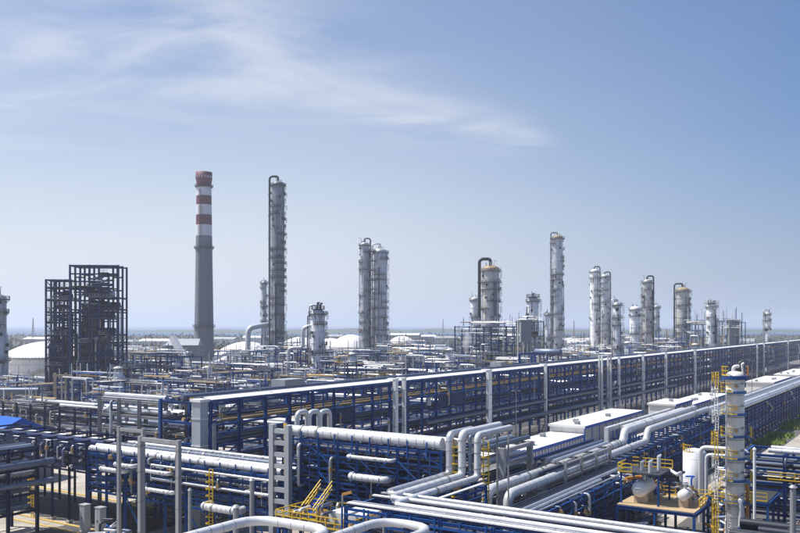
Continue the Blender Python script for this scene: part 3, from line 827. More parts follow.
# bent riser ducts at the right end of the trussed rack
def riser_pipe(label, px, u, zt, r, ulen_top, mat, u_to, vr):
    v = v_at(px, u); zb = GZ + r
    t = thing('riser_pipe', label, 'pipe', uv(u, v), ROT_U, 'bent riser pipes')
    run_pipe(t, 'pipe', mat, [(ulen_top, 0, zt), (0, 0, zt), (0, 0, zb), (u_to - u, 0, zb)], r, r * 1.7, 14)
    q = r * .55
    run_pipe(t, 'lower_pipe', mat, [(u_to - u + .3, 0, zb), (u_to - u - r * .6, 0, zb), (u_to - u - r * .6, vr - v, GZ + q)], q, r, 12)
    part(t, 'support', unit_box('steel_grey'), (ulen_top - .5, 0, 0), (0, -H90, 0), (zt - r * .9, .16, .16))
    for z in (zb + .9, zb + 2.6, zt - .8):
        mm = MB(); mm.tube([(0, 0, z), (0, 0, z + .1)], r * 1.1, 14); part(t, 'band', mm.mesh('band', 'seam'))
    bands_x(t, u_to - u + 1, -1, 0, zb, r, 1.5)
    return t
GZ = 13.3
riser_pipe('leftmost bent riser pipe, dull grey, at the end of the trussed rack', 449.5, 79.4, 18.1, .42, 5, 'aluminium', 67.8, -14)
riser_pipe('middle bent riser pipe, wide and bright, behind the corner of the bottom rack', 462, 79.6, 18.3, .42, 9, 'white_clad', 66.2, -14)
riser_pipe('thin dull riser pipe between the middle and right bent risers', 470, 80.0, 18.0, .2, 7, 'pipe_grey', 65.0, -14)
riser_pipe('right bent riser pipe beside the yellow ladder', 477.5, 79.8, 18.2, .36, 8, 'white_clad', 64.2, -14)

# foreground rack carrying white trays along the bottom
rg = rack('pipe_rack', 'blue rack with white trays on top crossing the bottom right of the picture', 'v', -14.0, 47.0, 62.6, 68.8, [5.0, 8.0, 10.6, 13.1], 13.2, bay=5.3, seed=40, npipe=7,
          cs=.28, brace=0, rr=(.14, .35), drops=14, pipe_top=False, midpost=True, mats=['pipe_dark', 'pipe_grey', 'pipe_dark', 'steel_navy', 'aluminium'])
LG = 61.0
for y, wd, mt in ((-.35, .5, 'roof_white'), (-1.0, .35, 'aluminium'), (-4.4, .4, 'roof_white'), (-5.9, .4, 'aluminium')):
    for k in range(12):
        part(rg, 'tray_lid', unit_box(mt), (k * LG / 12 + .03, y, 13.46), (0, 0, 0), (LG / 12 - .06, wd, .12))
        part(rg, 'tray_side', unit_box('steel_navy'), (k * LG / 12 + .03, y, 13.29), (0, 0, 0), (LG / 12 - .06, wd * .9, .2))
for i in range(25):
    part(rg, 'post', unit_box('steel_blue'), (1.3 + i * 2.5, .2, 10.6), (0, -H90, 0), (2.6, .14, .14))
for z in (11.0, 11.8, 12.5):
    part(rg, 'rail_beam', unit_box('steel_blue'), (0, .24, z), (0, 0, 0), (LG, .1, .16))
# trays from the risers to the corner
t = rack('pipe_rack', 'short blue rack under the white trays between risers and bottom rack', 'u', 69.4, 78.4, 40.6, 46.6, [6, 9, 11.4, 13.1], 13.2, bay=4.5, seed=44, npipe=5, cs=.26, brace=0, drops=3, pipe_top=False)
for y, wd in ((.3, .35), (5.7, .4)):
    for k in range(3): part(t, 'tray_lid', unit_box('roof_white'), (k * 3.0 + .03, y, 13.42), (0, 0, 0), (2.94, wd, .12))

# white pipes bending through the foreground
def ground_pipe(label, pts, r, mat, legs, name='bent_pipe'):
    t = thing(name, label, 'pipe', uv(pts[0][0], pts[0][1]), ROT_U)
    o = Vector((pts[0][0], pts[0][1], 0))
    L = [Vector(p) - o for p in pts]
    run_pipe(t, 'pipe', mat, L, r, r * 6.0, 16)
    for i in range(len(L) - 1):
        a_, b_ = L[i], L[i + 1]; d_ = b_ - a_; n_ = int(d_.length / 1.3)
        for k in range(2, n_ - 1):
            o_ = part(t, 'band', cached(('uband', 'seam'), lambda: MB().tube([(-.5, 0, 0), (.5, 0, 0)], 1.0, 14).mesh('band', 'seam')), a_.lerp(b_, k / n_), (0, 0, 0), (.07, r * 1.025, r * 1.025)); o_.rotation_euler = d_.to_track_quat('X', 'Z').to_euler()
    for (i, f) in legs:
        q = L[i].lerp(L[i + 1], f)
        part(t, 'support', unit_box('steel_blue'), (q.x, q.y, 0), (0, -H90, 0), (q.z - r * .9, .3, .3))
        part(t, 'saddle', unit_box('steel_navy'), (q.x - r * .8, q.y, q.z - r * .98), (0, 0, 0), (r * 1.6, .5, .2))
    return t
def uvz(px, py, z):
    d = (CAMZ - z) * F / (py - HY); p = at(px, d); return (*to_uv(p.x, p.y), z)
PZ = 13.6
a, b, c = uvz(203, 534, PZ), uvz(264, 520, PZ), uvz(336, 530, PZ)
ground_pipe('large white pipe bending round at the bottom left of centre', [(a[0] - 14, a[1] + .4, PZ), (b[0], a[1] + .2, PZ), (b[0] + .3, c[1], PZ), (b[0] - 8, c[1] - .4, PZ)], .40, 'white_clad', [(0, .75), (1, .4), (2, .7)])
a, b, c = uvz(366, 531, PZ), uvz(392, 522, PZ), uvz(428, 531, PZ)
ground_pipe('shorter white pipe bending round at the bottom centre', [(b[0] - 10, b[1] + 1.0, PZ), (b[0], b[1] + 1.0, PZ), (b[0], c[1], PZ), (b[0] - 9, c[1], PZ)], .36, 'white_clad', [(0, .8), (1, .5), (2, .6)])

# platform with yellow rails before the trussed rack
PU, PV, PDZ = 66.5, 49.2, 9.6
t = thing('work_platform', 'steel work platform with yellow rails and stairs at the bottom centre', 'platform', uv(PU, PV), ROT_U)
for x in (0, 6):
    for y in (0, 5, 9.5): beam_z(t, 'column', 'steel_blue', .3, x, y, 0, PDZ - .3)
mm = MB(); mm.box(-.3, 6.3, -.3, 9.8, PDZ - .28, PDZ); part(t, 'deck', mm.mesh('deck', 'grating'))
mm = MB(); mm.box(2.2, 6.0, .4, 4.6, PDZ + .02, PDZ + 1.1); part(t, 'housing', mm.mesh('housing', 'roof_white'))
for k, (a, b) in enumerate((((-.2, -.2), (6.2, -.2)), ((-.2, -.2), (-.2, 9.7)), ((-.2, 9.7), (6.2, 9.7)), ((6.2, 5.2), (6.2, 9.7)), ((2, 5.0), (2, 9.5)))):
    part(t, 'railing', railing_mesh([(*a, PDZ), (*b, PDZ)], 'yellow', 1.15, t=.08, step=1.1))
mm = MB()
for k in range(12):
    mm.box(2.6 + k * .28, 2.95 + k * .28, 7.2, 8.6, PDZ + .2 * k, PDZ + .2 * k + .07)
part(t, 'stair', mm.mesh('stair', 'trim_blue'))
for y in (7.1, 8.7):
    part(t, 'stair_rail', railing_mesh([(2.7, y, PDZ + .1), (6.0, y, PDZ + 2.4)], 'yellow', 1.0, t=.08, step=.8))
mm = MB(); mm.box(5.4, 6.2, 6.9, 9.0, PDZ + 2.3, PDZ + 2.42); part(t, 'landing', mm.mesh('landing', 'grating'))
rn = random.Random(2)
for k in range(9):
    x, y = rn.uniform(-.1, 1.6), rn.uniform(0, 9); h = rn.uniform(.8, 2.0)
    run_pipe(t, 'pipe', rn.choice(['trim_blue', 'white_clad', 'pipe_grey', 'pipe_dark']), [(x, y, PDZ), (x, y, PDZ + h), (x + rn.uniform(.8, 2.2), y, PDZ + h)], rn.uniform(.1, .22))
    mv = cached(('valve', 'w'), valve_mesh); part(t, 'valve', mv, (x, y, PDZ + h * .6))
beam_pq(t, 'signal_arm', 'orange_rust', .25, (5.6, 5.4, PDZ + 2.2), (5.9, 4.4, PDZ + 2.5))
beam_pq(t, 'signal_mast', 'steel_grey', .16, (5.6, 5.4, PDZ), (5.6, 5.4, PDZ + 2.2))

# far-left foreground rack
rh = rack('pipe_rack', 'dark rack with two blue grey pipes cut by the lower left edge', 'u', 46, 73, 110.6, 117, [3.5, 6.0, 8.4, 9.6, 12.2], 12.6, bay=4.5, seed=51, npipe=6, steel='steel_navy', cs=.4, brace=0, drops=4,
          mats=['pipe_grey', 'pipe_dark', 'aluminium'], rr=(.15, .35), mid=False)
pipe_x(rh, 'front_pipe', 'pipe_grey', .5, -2, -.75, 10.2, 31)
pipe_x(rh, 'front_pipe', 'pipe_grey', .42, -2, -.65, 7.4, 31)
for x in range(0, 28, 9):
    for z in (9.58, 6.88): part(rh, 'bracket', unit_box('steel_navy'), (x, -.6, z), (0, 0, 0), (.3, 1.3, .2))

# grey frames and the near racks right of the risers
def grey_bents(label, u0, v0, n, bay, zt, w, s=.5, mat='steel_grey', levels=3):
    t = thing('pipe_bent', label, 'steel frame', uv(u0, v0), ROT_U)
    for i in range(n + 1):
        for y in (0, w): part(t, 'post', unit_box(mat), (i * bay, y, 0), (0, -H90, 0), (zt, s, s))
        part(t, 'crossbar', unit_box(mat), (i * bay, .26, zt - .4), (0, 0, H90), (w - .52, s * .8, s * .8))
    for i in range(n):
        for k in range(levels):
            for y in (0, w): part(t, 'rail', unit_box(mat), (i * bay + .26, y, zt - .4 - k * 2.0), (0, 0, 0), (bay - .52, s * .8, s * .7))
    rn = random.Random(int(u0))
    for k in range(levels):
        y = .8
        while y < w - .6:
            r = rn.uniform(.15, .35); pipe_x(t, 'pipe', rn.choice(['pipe_dark', 'pipe_grey', 'aluminium', 'steel_navy']), r, -2, y + r, zt - .1 - k * 2.0 + r - (0.0 if k else -.02), n * bay + 4); y += 2 * r + rn.uniform(.1, .5)
    return t
grey_bents('heavy pale grey post and beam frame right of the bent risers', 104.6, 51.6, 1, 9.0, 13.0, 4.4, .75)
grey_bents('slimmer grey pipe frame below the low white panelled roof', 112.5, 45.6, 3, 6.2, 10.7, 4.6, .36)
t = re_near = rack('pipe_rack', 'near stretch of blue rack carrying two fat bent pipes', 'u', 132.0, 200.0, 45.4, 51.8, [2.6, 4.6, 6.4, 7.9], 8.0, bay=3.4, seed=60, npipe=6, cs=.28, brace=4, drops=8, midpost=True, pipe_top=False,
         mats=['pipe_dark', 'pipe_grey', 'pipe_dark', 'aluminium'])
re_far = rack('pipe_rack', 'blue rack going away behind the banded column above the green verge', 'u', 201.0, 560.0, 42.0, 51.8, [3.6, 5.6, 7.6, 9.2], 9.3, bay=5.0, seed=61, npipe=7, cs=.34, brace=6, drops=14, midpost=True, long_bays=2, individual=40,
         mats=['pipe_dark', 'pipe_grey', 'aluminium', 'white_clad', 'pipe_dark'])
for y, r, mt in ((.7, .5, 'aluminium'), (2.1, .6, 'white_clad'), (4.2, .45, 'aluminium'), (6.0, .6, 'white_clad'), (8.0, .35, 'pipe_grey')):
    pipe_x(re_far, 'top_pipe', mt, r, 0, y, 9.32 + r, 359); bands_x(re_far, 0, 110, y, 9.32 + r, r, 3.0)
# the two fat pipes with the step
for v, r, du, lb in ((49.6, .70, 0.0, 'upper one of two fat pale pipes stepping up beside the blue trimmed shed'), (46.6, .62, 4.0, 'lower one of two fat pale pipes stepping up above the blue rack')):
    t = thing('stepped_pipe', lb, 'pipe', uv(110, v), ROT_U, 'fat stepped pipes')
    us = 151.5 - 110 + du - 2
    run_pipe(t, 'pipe', 'white_clad', [(-14, 0, 0), (-14, 0, 8.05 + r), (us, 0, 8.05 + r), (us + 1.0, 0, 10.05 + r), (90, 0, 10.05 + r)], r, 1.4, 18)
    for x in (us + 4, us + 14, us + 24, us + 34): part(t, 'saddle', unit_box('steel_blue'), (x, 0, 8.02), (0, -H90, 0), (2.04, .3, r * 1.6))
    bands_x(t, -12, us - 1, 0, 8.05 + r, r, 1.6); bands_x(t, us + 2.5, 90, 0, 10.05 + r, r, 1.6)
# box ducts with loop between the shed and the fat pipes
for v, u0, lb in ((55.6, 158.0, 'left one of two square ducts looping up beside the blue trimmed shed'), (53.6, 162.0, 'right one of two square ducts looping up beside the blue trimmed shed')):
    t = thing('square_duct', lb, 'duct', uv(u0, v), ROT_U, 'square ducts')
    mm = MB(); mm.bar((0, 0, 4.0), (0, 0, 9.4), .8); part(t, 'leg', mm.mesh('leg', 'white_clad'))
    mm = MB(); mm.bar((-.4, 0, 9.0), (44, 0, 9.0), .8); part(t, 'run', mm.mesh('run', 'white_clad'), (0, .003, .8))
    mm = MB(); mm.bar((-42, 0, 4.0), (.4, 0, 4.0), .8); part(t, 'low_run', mm.mesh('low_run', 'white_clad'), (0, -.003, -.4))
    for x in (-40, -28, -14, -3): part(t, 'support', unit_box('steel_blue'), (x, 0, 0), (0, -H90, 0), (3.2, .3, .3))
    for x in (6, 18, 30, 42): part(t, 'support', unit_box('steel_blue'), (x, 0, 0), (0, -H90, 0), (9.4, .3, .3))
    for x in (6, 18, 30): part(t, 'joint', unit_box('steel_navy'), (x, .003, 9.8), (0, 0, 0), (.14, .86, .86))
strip_u('verge', 'gravel_shade', 225, 600, 34.5, 41.4, 0.02)
rn = random.Random(19); m = MB()
for k in range(7000):
    x = 375 * rn.random() ** 1.6; y = 4.5 + rn.gauss(0, 1.2) if rn.random() < .8 else rn.uniform(.3, 6.6)
    if math.sin(x * .35) + math.sin(x * .13 + 1) < -.5: continue
    hgt = rn.uniform(.25, 1.1); a = rn.uniform(0, 3.14); c_, s_ = math.cos(a) * .35, math.sin(a) * .35; lx, ly = rn.uniform(-.3, .3), rn.uniform(-.3, .3)
    m.quad([(x - c_, y - s_, 0), (x + c_, y + s_, 0), (x + c_ * .3 + lx, y + s_ * .3 + ly, hgt), (x - c_ * .5 + lx, y - s_ * .5 + ly, hgt * .8)])
o = structure('grass', m.mesh('grass', 'grass_green'), uv(225, 34.5, 0.02), ROT_U, 'stuff'); o['label'] = 'bright green grass tufts along the verge below the right rack'; o['category'] = 'grass'

# ------------------------------------------------------------------ white sheds with blue trim
def shed(label, u0, u1, v0, v1, h, npan, cat='building', name='white_shed', door=False, small=False):
    t = thing(name, label, cat, uv(u0, v0), ROT_U)
    L, W = u1 - u0, v1 - v0
    mm = MB(); mm.box(0, L, 0, W, 0, h - .02); part(t, 'wall', mm.mesh('wall', 'white_paint'))
    mm = MB(); mm.box(-.35, L + .35, -.35, W + .35, h, h + .22); part(t, 'roof', mm.mesh('roof', 'roof_white'))
    mm = MB(); mm.box(-.40, L + .40, -.42, -.34, h - .45, h + .26); part(t, 'fascia', mm.mesh('fascia', 'trim_blue'))
    mm = MB(); mm.box(-.41, -.34, -.33, W + .36, h - .3, h + .26); part(t, 'end_fascia', mm.mesh('fascia', 'roof_white'))
    pw = L / npan
    for i in range(npan):
        mm = cached(('pan', round(pw, 2), h), lambda: MB().box(.14, pw - .14, -.1, -.02, .35, h - .5).mesh('panel', 'panel_grey' if not small else 'white_paint'))
        p_ = part(t, 'panel', mm, (i * pw, 0, 0))
        if small: part(p_, 'louvre', cached(('louv', round(pw, 2)), lambda: MB().box(pw * .3, pw * .7, -.16, -.1, h * .3, h * .8).mesh('louvre', 'panel_grey')))
    for i in range(npan + 1):
        part(t, 'pilaster', unit_box('trim_blue'), (i * pw, -.1, 0), (0, -H90, 0), (h - .46, .24, .2))
    rn = random.Random(int(u0))
    for k in range(max(1, int(L / 14))):
        mm = cached(('vent', 0), lambda: MB().box(-.7, .7, -.5, .5, 0, .7).box(-.85, .85, -.65, .65, .7, .82).mesh('roof_vent', 'panel_grey'))
        part(t, 'roof_vent', mm, (rn.uniform(2, L - 2), rn.uniform(2, W - 2), h + .22))
    return t
shed('low white shed with louvred panels, nearest of the shed row', 150, 196.2, 75, 84, 3.1, 13, small=True)
shed('large white shed with grey panels and blue trim, centre right', 197, 243, 75, 84, 5.0, 9)
shed('small white cabin with blue edged roof behind the large shed', 256, 275, 69, 77, 6.0, 4)
shed('long white roofed shed with blue striped wall left of the banded column', 276, 332, 70, 79, 4.0, 14)
shed('white flat roofed block right of the banded column head', 393, 441, 64, 75, 5.0, 6)
shed('white flat roofed block cut by the right edge', 458, 520, 63, 74, 5.0, 8)
shed('white low cabin far along the service road', 536, 580, 63, 73, 4.6, 6)

# ------------------------------------------------------------------ columns
PI_ = math.pi
def ring_sector(r0, r1, a0, a1, th, mat, brackets=True):
    key = ('ring', round(r0, 2), round(r1, 2), round(a1 - a0, 2), th, mat, brackets)
    def mk():
        m = MB(); n = max(4, int((a1 - a0) / 0.26)); da = (a1 - a0) / n
        for i in range(n):
            p, q = i * da, (i + 1) * da
            A = [(r * math.cos(x), r * math.sin(x)) for r in (r0, r1) for x in (p, q)]   # r0p r0q r1p r1q
            m.quad([(*A[0], th), (*A[2], th), (*A[3], th), (*A[1], th)]); m.quad([(*A[1], 0), (*A[3], 0), (*A[2], 0), (*A[0], 0)])
            m.quad([(*A[2], 0), (*A[3], 0), (*A[3], th), (*A[2], th)]); m.quad([(*A[1], 0), (*A[0], 0), (*A[0], th), (*A[1], th)])
        for x, fl in ((0, 1), (a1 - a0, 0)):
            c, s_ = math.cos(x), math.sin(x); qd = [(r0 * c, r0 * s_, 0), (r1 * c, r1 * s_, 0), (r1 * c, r1 * s_, th), (r0 * c, r0 * s_, th)]
            m.quad(qd if fl else qd[::-1])
        for i in range(0, (n + 1) if brackets else 0, 2):
            x = i * da; m.bar((r0 * math.cos(x), r0 * math.sin(x), -1.0), ((r1 - .15) * math.cos(x), (r1 - .15) * math.sin(x), 0), .12)
        return m.mesh('platform', mat)
    return cached(key, mk)
def ring_rail(r, a, mat, t=.09):
    key = ('rrail', round(r, 2), round(a, 2), mat, t)
    def mk():
        n = max(4, int(a / 0.26)); return railing_mesh([(r * math.cos(a * i / n), r * math.sin(a * i / n), 0) for i in range(n + 1)], mat, 1.2, t=t, step=1.4)
    return cached(key, mk)
def tower(label, px, d, py_top, dia, mat='clad_grey', nplat=8, seed=0, neck=None, skirt=1.0, head='dome', head_mat=None, rail='steel_grey', plat_mat='grating', zfirst=0.18,
          wide=None, pipes=2, davit=True, manways=6, name='column', ptop=True, group='distillation columns'):
    rn = random.Random(seed)
    zt = zat(py_top, d); r = dia / 2
    t = thing(name, label, 'column', at(px, d), 0, group)
    hd = r * .62
    prof = [(r * skirt, 0), (r * skirt, zt * .10), (r, zt * .13)]
    nb = 6
    for k in range(1, nb): prof.append((r, zt * .13 + (zt - hd - zt * .13) * k / nb))
    prof.append((r, zt - hd))
    if not head_mat: prof += [(r * math.cos(a), zt - hd + hd * math.sin(a)) for a in [math.pi / 2 * k / 6 for k in range(1, 6)]] + [(r * .05, zt)]
    if wide:                                        # a fatter lower part
        fr, zz = wide; z1 = zt * zz
        prof = [(r * fr, 0), (r * fr, z1), (r, z1 + r * .8)] + [p for p in prof if p[1] > z1 + r]
    m = MB(); m.lathe(prof, 28); part(t, 'shell', m.mesh('shell', mat))
    if head_mat:
        m = MB(); m.lathe([(r * 1.02, zt - hd), (r * 1.02, zt - hd + .5)] + [(r * 1.02 * math.cos(a), zt - hd + .5 + (hd - .5) * math.sin(a)) for a in [math.pi / 2 * k / 6 for k in range(1, 6)]] + [(r * .05, zt)], 28)
        part(t, 'head', m.mesh('head', head_mat))
    # stiffening rings
    zz = zt * .2
    m_r = MB(); m_r.lathe([(r, 0), (r * 1.035 + .05, 0), (r * 1.035 + .05, .35), (r, .35)], 28, sharp=(0, 1, 2)); me_r = m_r.mesh('ring', mat)
    while zz < zt - hd - 1: part(t, 'ring', me_r, (0, 0, zz)); zz += max(5.0, zt / 9)
    z0, z1 = zt * zfirst, zt - hd - (0 if not ptop else .6)
    nplat = int(nplat * 1.45)
    levels = [z0 + (z1 - z0) * (k + (rn.uniform(-.25, .25) if 0 < k < nplat - 1 else 0)) / max(1, nplat - 1) for k in range(nplat)]
    for k, z in enumerate(levels):
        arc = rn.choice([1.6, 2.2, 3.0, 4.0]) if k < nplat - 1 else 6.2
        a0 = rn.choice([-.4, 1.0, 2.4, 3.4, 4.4, -1.2, 3.0]) + rn.uniform(-.3, .3)
        ww = rn.uniform(.8, 1.15) if dia > 4 else .8
        rr = r * (wide[0] if wide and z < zt * wide[1] else 1.0)
        p = part(t, 'platform', ring_sector(rr + .02, rr + ww, 0, arc, .22, plat_mat), (0, 0, z), (0, 0, a0))
        part(p, 'railing', ring_rail(rr + ww - .08, arc, rail, .12), (0, 0, .22))
    # caged ladders between the platforms
    la = rn.choice([3.4, 3.0, 5.9, .2])
    if la < 1.5: la = -.15
    for k, (a, b) in enumerate(zip([0.3] + levels[:-1], levels)):
        ang = la + (.35 if k % 2 else -.0)
        rr = r * max(skirt if a < zt * .12 else 1.0, wide[0] if wide and a < zt * wide[1] else 1.0)
        h = b - a + 1.0
        part(t, 'ladder', cached(('lad', round(h, 1), rail), lambda: ladder_mesh(h, rail)), ((rr + .75) * math.cos(ang), (rr + .75) * math.sin(ang), a + .2), (0, 0, ang + H90))
    me_m = cached(('manway',), lambda: MB().tube([(0, 0, 0), (0, -.5, 0)], .5, 12).tube([(0, -.42, 0), (0, -.6, 0)], .68, 12).mesh('manway', 'dark_equipment'))
    for k in range(manways):
        z = rn.uniform(zt * .2, zt - hd - 2); a = rn.uniform(math.pi * 1.05, math.pi * 1.95)
        rr = r * (wide[0] if wide and z < zt * wide[1] else 1.0)
        part(t, 'manway', me_m, (rr * .98 * math.cos(a), rr * .98 * math.sin(a), z), (0, 0, a + H90))
    if neck:                                        # overhead line: over the top and down one side
        ang, pr, mt = neck[:3]; rise = neck[3] if len(neck) > 3 else 2.2; zend = neck[4] if len(neck) > 4 else zt * .12
        R = r + pr + .45
        c, s_ = math.cos(ang), math.sin(ang)
        run_pipe(t, 'overhead_pipe', mt, [(0, 0, zt - .3), (0, 0, zt + rise), (R * c, R * s_, zt + rise), (R * c, R * s_, zend)], pr, max(pr * 1.8, min(rise * .8, 2.2)), 12)
        z = zend + 4
        while z < zt - 3:
            part(t, 'pipe_clamp', unit_box('dark_equipment'), ((r - .1) * c, (r - .1) * s_, z), (0, 0, ang), (pr * 2 + .9, .35, .3)); z += max(6, zt / 9)
    for k in range(pipes):
        a = rn.uniform(math.pi * .95, math.pi * 2.05); pr = rn.uniform(.14, .34); ze = rn.uniform(zt * .4, zt - hd - 1)
        R = r * (wide[0] if wide else 1) + pr + .25
        run_pipe(t, 'side_pipe', rn.choice(['aluminium', 'white_clad', 'pipe_grey', 'pipe_dark']), [(R * math.cos(a), R * math.sin(a), zt * .06), (R * math.cos(a), R * math.sin(a), ze), (r * .9 * math.cos(a), r * .9 * math.sin(a), ze)], pr, n=8)
    for k in range(4):
        a = rn.uniform(0, 6.28); q = r * rn.uniform(.2, .8); z = zt - hd + hd * math.sqrt(max(0, 1 - (q / r) ** 2)) - .2; hh = rn.uniform(.8, 2.0); w_ = rn.uniform(.14, .3)
        part(t, 'relief_valve', ucyl(rn.choice(['aluminium', 'dark_equipment', 'white_clad']), 8), (q * math.cos(a), q * math.sin(a), z), (0, -H90, 0), (hh, w_, w_))
    for k in range(int(zt / 5)):
        a = rn.uniform(PI_ * 1.02, PI_ * 1.98); z = rn.uniform(zt * .15, zt - hd - 1); rr = r * (wide[0] if wide and z < zt * wide[1] else 1.0); pr = rn.uniform(.08, .2); L = rn.uniform(2, 9)
        part(t, 'instrument_pipe', ucyl(rn.choice(['aluminium', 'dark_equipment', 'pipe_grey', 'white_clad']), 8), ((rr + pr + .12) * math.cos(a), (rr + pr + .12) * math.sin(a), z), (0, -H90, 0), (min(L, zt - z - hd), pr, pr))
        if k % 3 == 0: part(t, 'junction_box', unit_box(rn.choice(['dark_equipment', 'panel_grey', 'aluminium'])), ((rr - .1) * math.cos(a), (rr - .1) * math.sin(a), z), (0, 0, a), (.9, .7, 1.0))
    if davit:
        a = rn.uniform(0, 6.28)
        m = MB(); x, y = r * .75 * math.cos(a), r * .75 * math.sin(a)
        m.tube(fillet([(x, y, zt - hd), (x, y, zt + 2.2), (x * 1.9, y * 1.9, zt + 2.6)], .8), .13, 6); part(t, 'davit', m.mesh('davit', rail))
    return t

PI = math.pi
tower('pale blue grey column cut by the left edge', -1, 300, 294, 5.0, 'clad_grey', 6, 1, wide=(1.25, .62))
tower('tallest dark grey column with pipe down its left side, right of the striped chimney', 278, 480, 181, 7.4, 'clad_dark', 16, 2, neck=(PI * 1.02, .62, 'pipe_dark', 2.6), manways=10, rail='dark_equipment', pipes=4, skirt=1.12)
tower('slim short grey column close behind the left side of the tallest column', 264, 515, 281, 3.4, 'clad_grey', 9, 3, manways=3)
tower('stout white column with cluttered flat top left of centre', 318, 350, 309, 5.7, 'clad_white', 6, 4, neck=(PI * 1.0, .3, 'aluminium', 1.6), wide=(1.32, .30), rail='dark_equipment', pipes=3)
t3 = tower('left and slimmer one of the tall pair left of centre', 364.5, 520, 242, 5.6, 'clad_grey', 9, 5, neck=(-.1, .45, 'pipe_dark', 2.2), pipes=2)
tower('right and thicker one of the tall pair left of centre', 380.5, 516, 248, 8.2, 'clad_grey', 11, 6, neck=(PI * .99, .5, 'white_clad', 2.6), pipes=4)
tower('broad column with tan dome and big dark overhead pipe near the middle', 490.5, 420, 265, 8.6, 'clad_beige', 8, 7, neck=(PI * 1.0, .8, 'pipe_dark', 3.0), head_mat='head_tan', pipes=3, manways=9)
tower('plain white column just left of the tan domed column', 474.5, 440, 297, 4.0, 'clad_white', 3, 8, manways=2, pipes=1)
tower('short white column with flat railed top right of the tan domed column', 533, 405, 297, 5.4, 'clad_white', 5, 9, pipes=3, davit=True)
tower('thin white column between the short white one and the tall grey one', 547.5, 500, 313, 2.4, 'clad_white', 4, 10, manways=2, pipes=1)
tower('tall lone slender column right of centre with tan cap', 557.5, 520, 235, 6.6, 'clad_grey', 14, 11, neck=(PI * 1.0, .32, 'pipe_dark', 1.4), head_mat='head_tan', pipes=4, manways=10)
tower('left one of the slim pair on the right of centre', 594.5, 620, 269, 6.2, 'clad_white', 9, 12, neck=(-.05, .42, 'pipe_dark', 1.8), pipes=2)
tower('right one of the slim pair on the right of centre', 605, 616, 274, 6.0, 'clad_grey', 9, 13, neck=(.05, .45, 'pipe_dark', 1.4), pipes=2)
tower('white column standing forward behind the long rack, right of the slim pair', 617, 400, 302, 3.7, 'clad_white', 5, 14, neck=(PI * 1.0, .25, 'aluminium', 1.2), pipes=2)
tower('squat white column left of the brownish column at right', 635, 545, 306, 6.6, 'clad_white', 5, 15, pipes=2)
tower('brownish grey column with dark hoop on top at right', 647.5, 500, 279, 5.4, 'clad_beige', 9, 16, neck=(.02, .45, 'pipe_dark', 1.8), pipes=3)
tower('thin grey column hidden behind the brownish column at right', 656.5, 575, 305, 4.2, 'clad_grey', 4, 17, pipes=1)
tower('stout beige column with tan head and dark hoop, far right', 682.5, 520, 287, 8.2, 'clad_beige', 8, 18, neck=(PI * 1.0, .5, 'pipe_dark', 2.0), head_mat='head_tan', pipes=3)
tower('white column with bulky railed head, far right', 711.5, 470, 303, 5.6, 'clad_white', 5, 19, rail='white_clad', pipes=3, wide=(1.15, .35))
tower('small slim column standing alone nearest the right edge', 767.5, 540, 312, 3.4, 'clad_white', 6, 20, neck=(PI, .35, 'aluminium', 1.4), pipes=1)
# bulky head of the white column and the flat top of the stout one
def top_house(label, px, d, z, w, h, mat, cat='platform'):
    t = thing('top_platform', label, cat, at(px, d, z))
    mm = MB(); mm.box(-w / 2, w / 2, -w / 2, w / 2, 0, .25); part(t, 'deck', mm.mesh('deck', 'grating'))
    part(t, 'railing', railing_mesh([(-w / 2, -w / 2, .25), (w / 2, -w / 2, .25), (w / 2, w / 2, .25), (-w / 2, w / 2, .25)], mat, 1.3, closed=True, t=.12))
    rn = random.Random(int(px))
    for k in range(5):
        x, y = rn.uniform(-w * .35, w * .35), rn.uniform(-w * .35, w * .35); hh = rn.uniform(h * .4, h)
        mm = MB(); mm.tube([(x, y, .25), (x, y, hh)], rn.uniform(.2, .55), 10); mm.tube([(x, y, hh), (x + .9, y, hh)], .2, 8); part(t, 'relief_valve', mm.mesh('relief_valve', rn.choice(['white_clad', 'dark_equipment', 'aluminium'])))
    return t
top_house('railed valve platform on the stout white column left of centre', 318, 350, zat(309, 350) - .3, 5.0, 3.2, 'dark_equipment')
top_house('railed valve platform on the white column at far right', 711.5, 470, zat(303, 470) - .3, 6.2, 2.8, 'white_clad')
top_house('railed valve platform on the short white column near the middle', 533, 405, zat(297, 405) - .3, 5.6, 2.2, 'dark_equipment')

# bridging platforms of the tall pair
t = thing('bridge_tower', 'stacked grey bridging platforms between the tall pair left of centre', 'platform', at(372, 512))
for s in (-1.6, 1.6):
    for q in (-2, 2): part(t, 'post', unit_box('dark_equipment'), (s, q, 0), (0, -H90, 0), (76, .3, .3))
for k in range(13):
    z = 5 + k * 5.8
    mm = cached('bridgedeck', lambda: MB().box(-2.2, 2.2, -2.4, 2.4, 0, .25).mesh('deck', 'grating')); d_ = part(t, 'deck', mm, (0, 0, z))
    part(d_, 'railing', cached('bridgerail', lambda: railing_mesh([(-2.1, -2.3, .25), (2.1, -2.3, .25), (2.1, 2.3, .25), (-2.1, 2.3, .25)], 'steel_grey', closed=True, t=.12)))
    beam_pq(t, 'brace', 'steel_grey', .18, (-1.6, -2.05, z + .3), (1.6, -2.05, z + 5.4)) if k % 2 else beam_pq(t, 'brace', 'steel_grey', .18, (1.6, -2.05, z + .3), (-1.6, -2.05, z + 5.4))

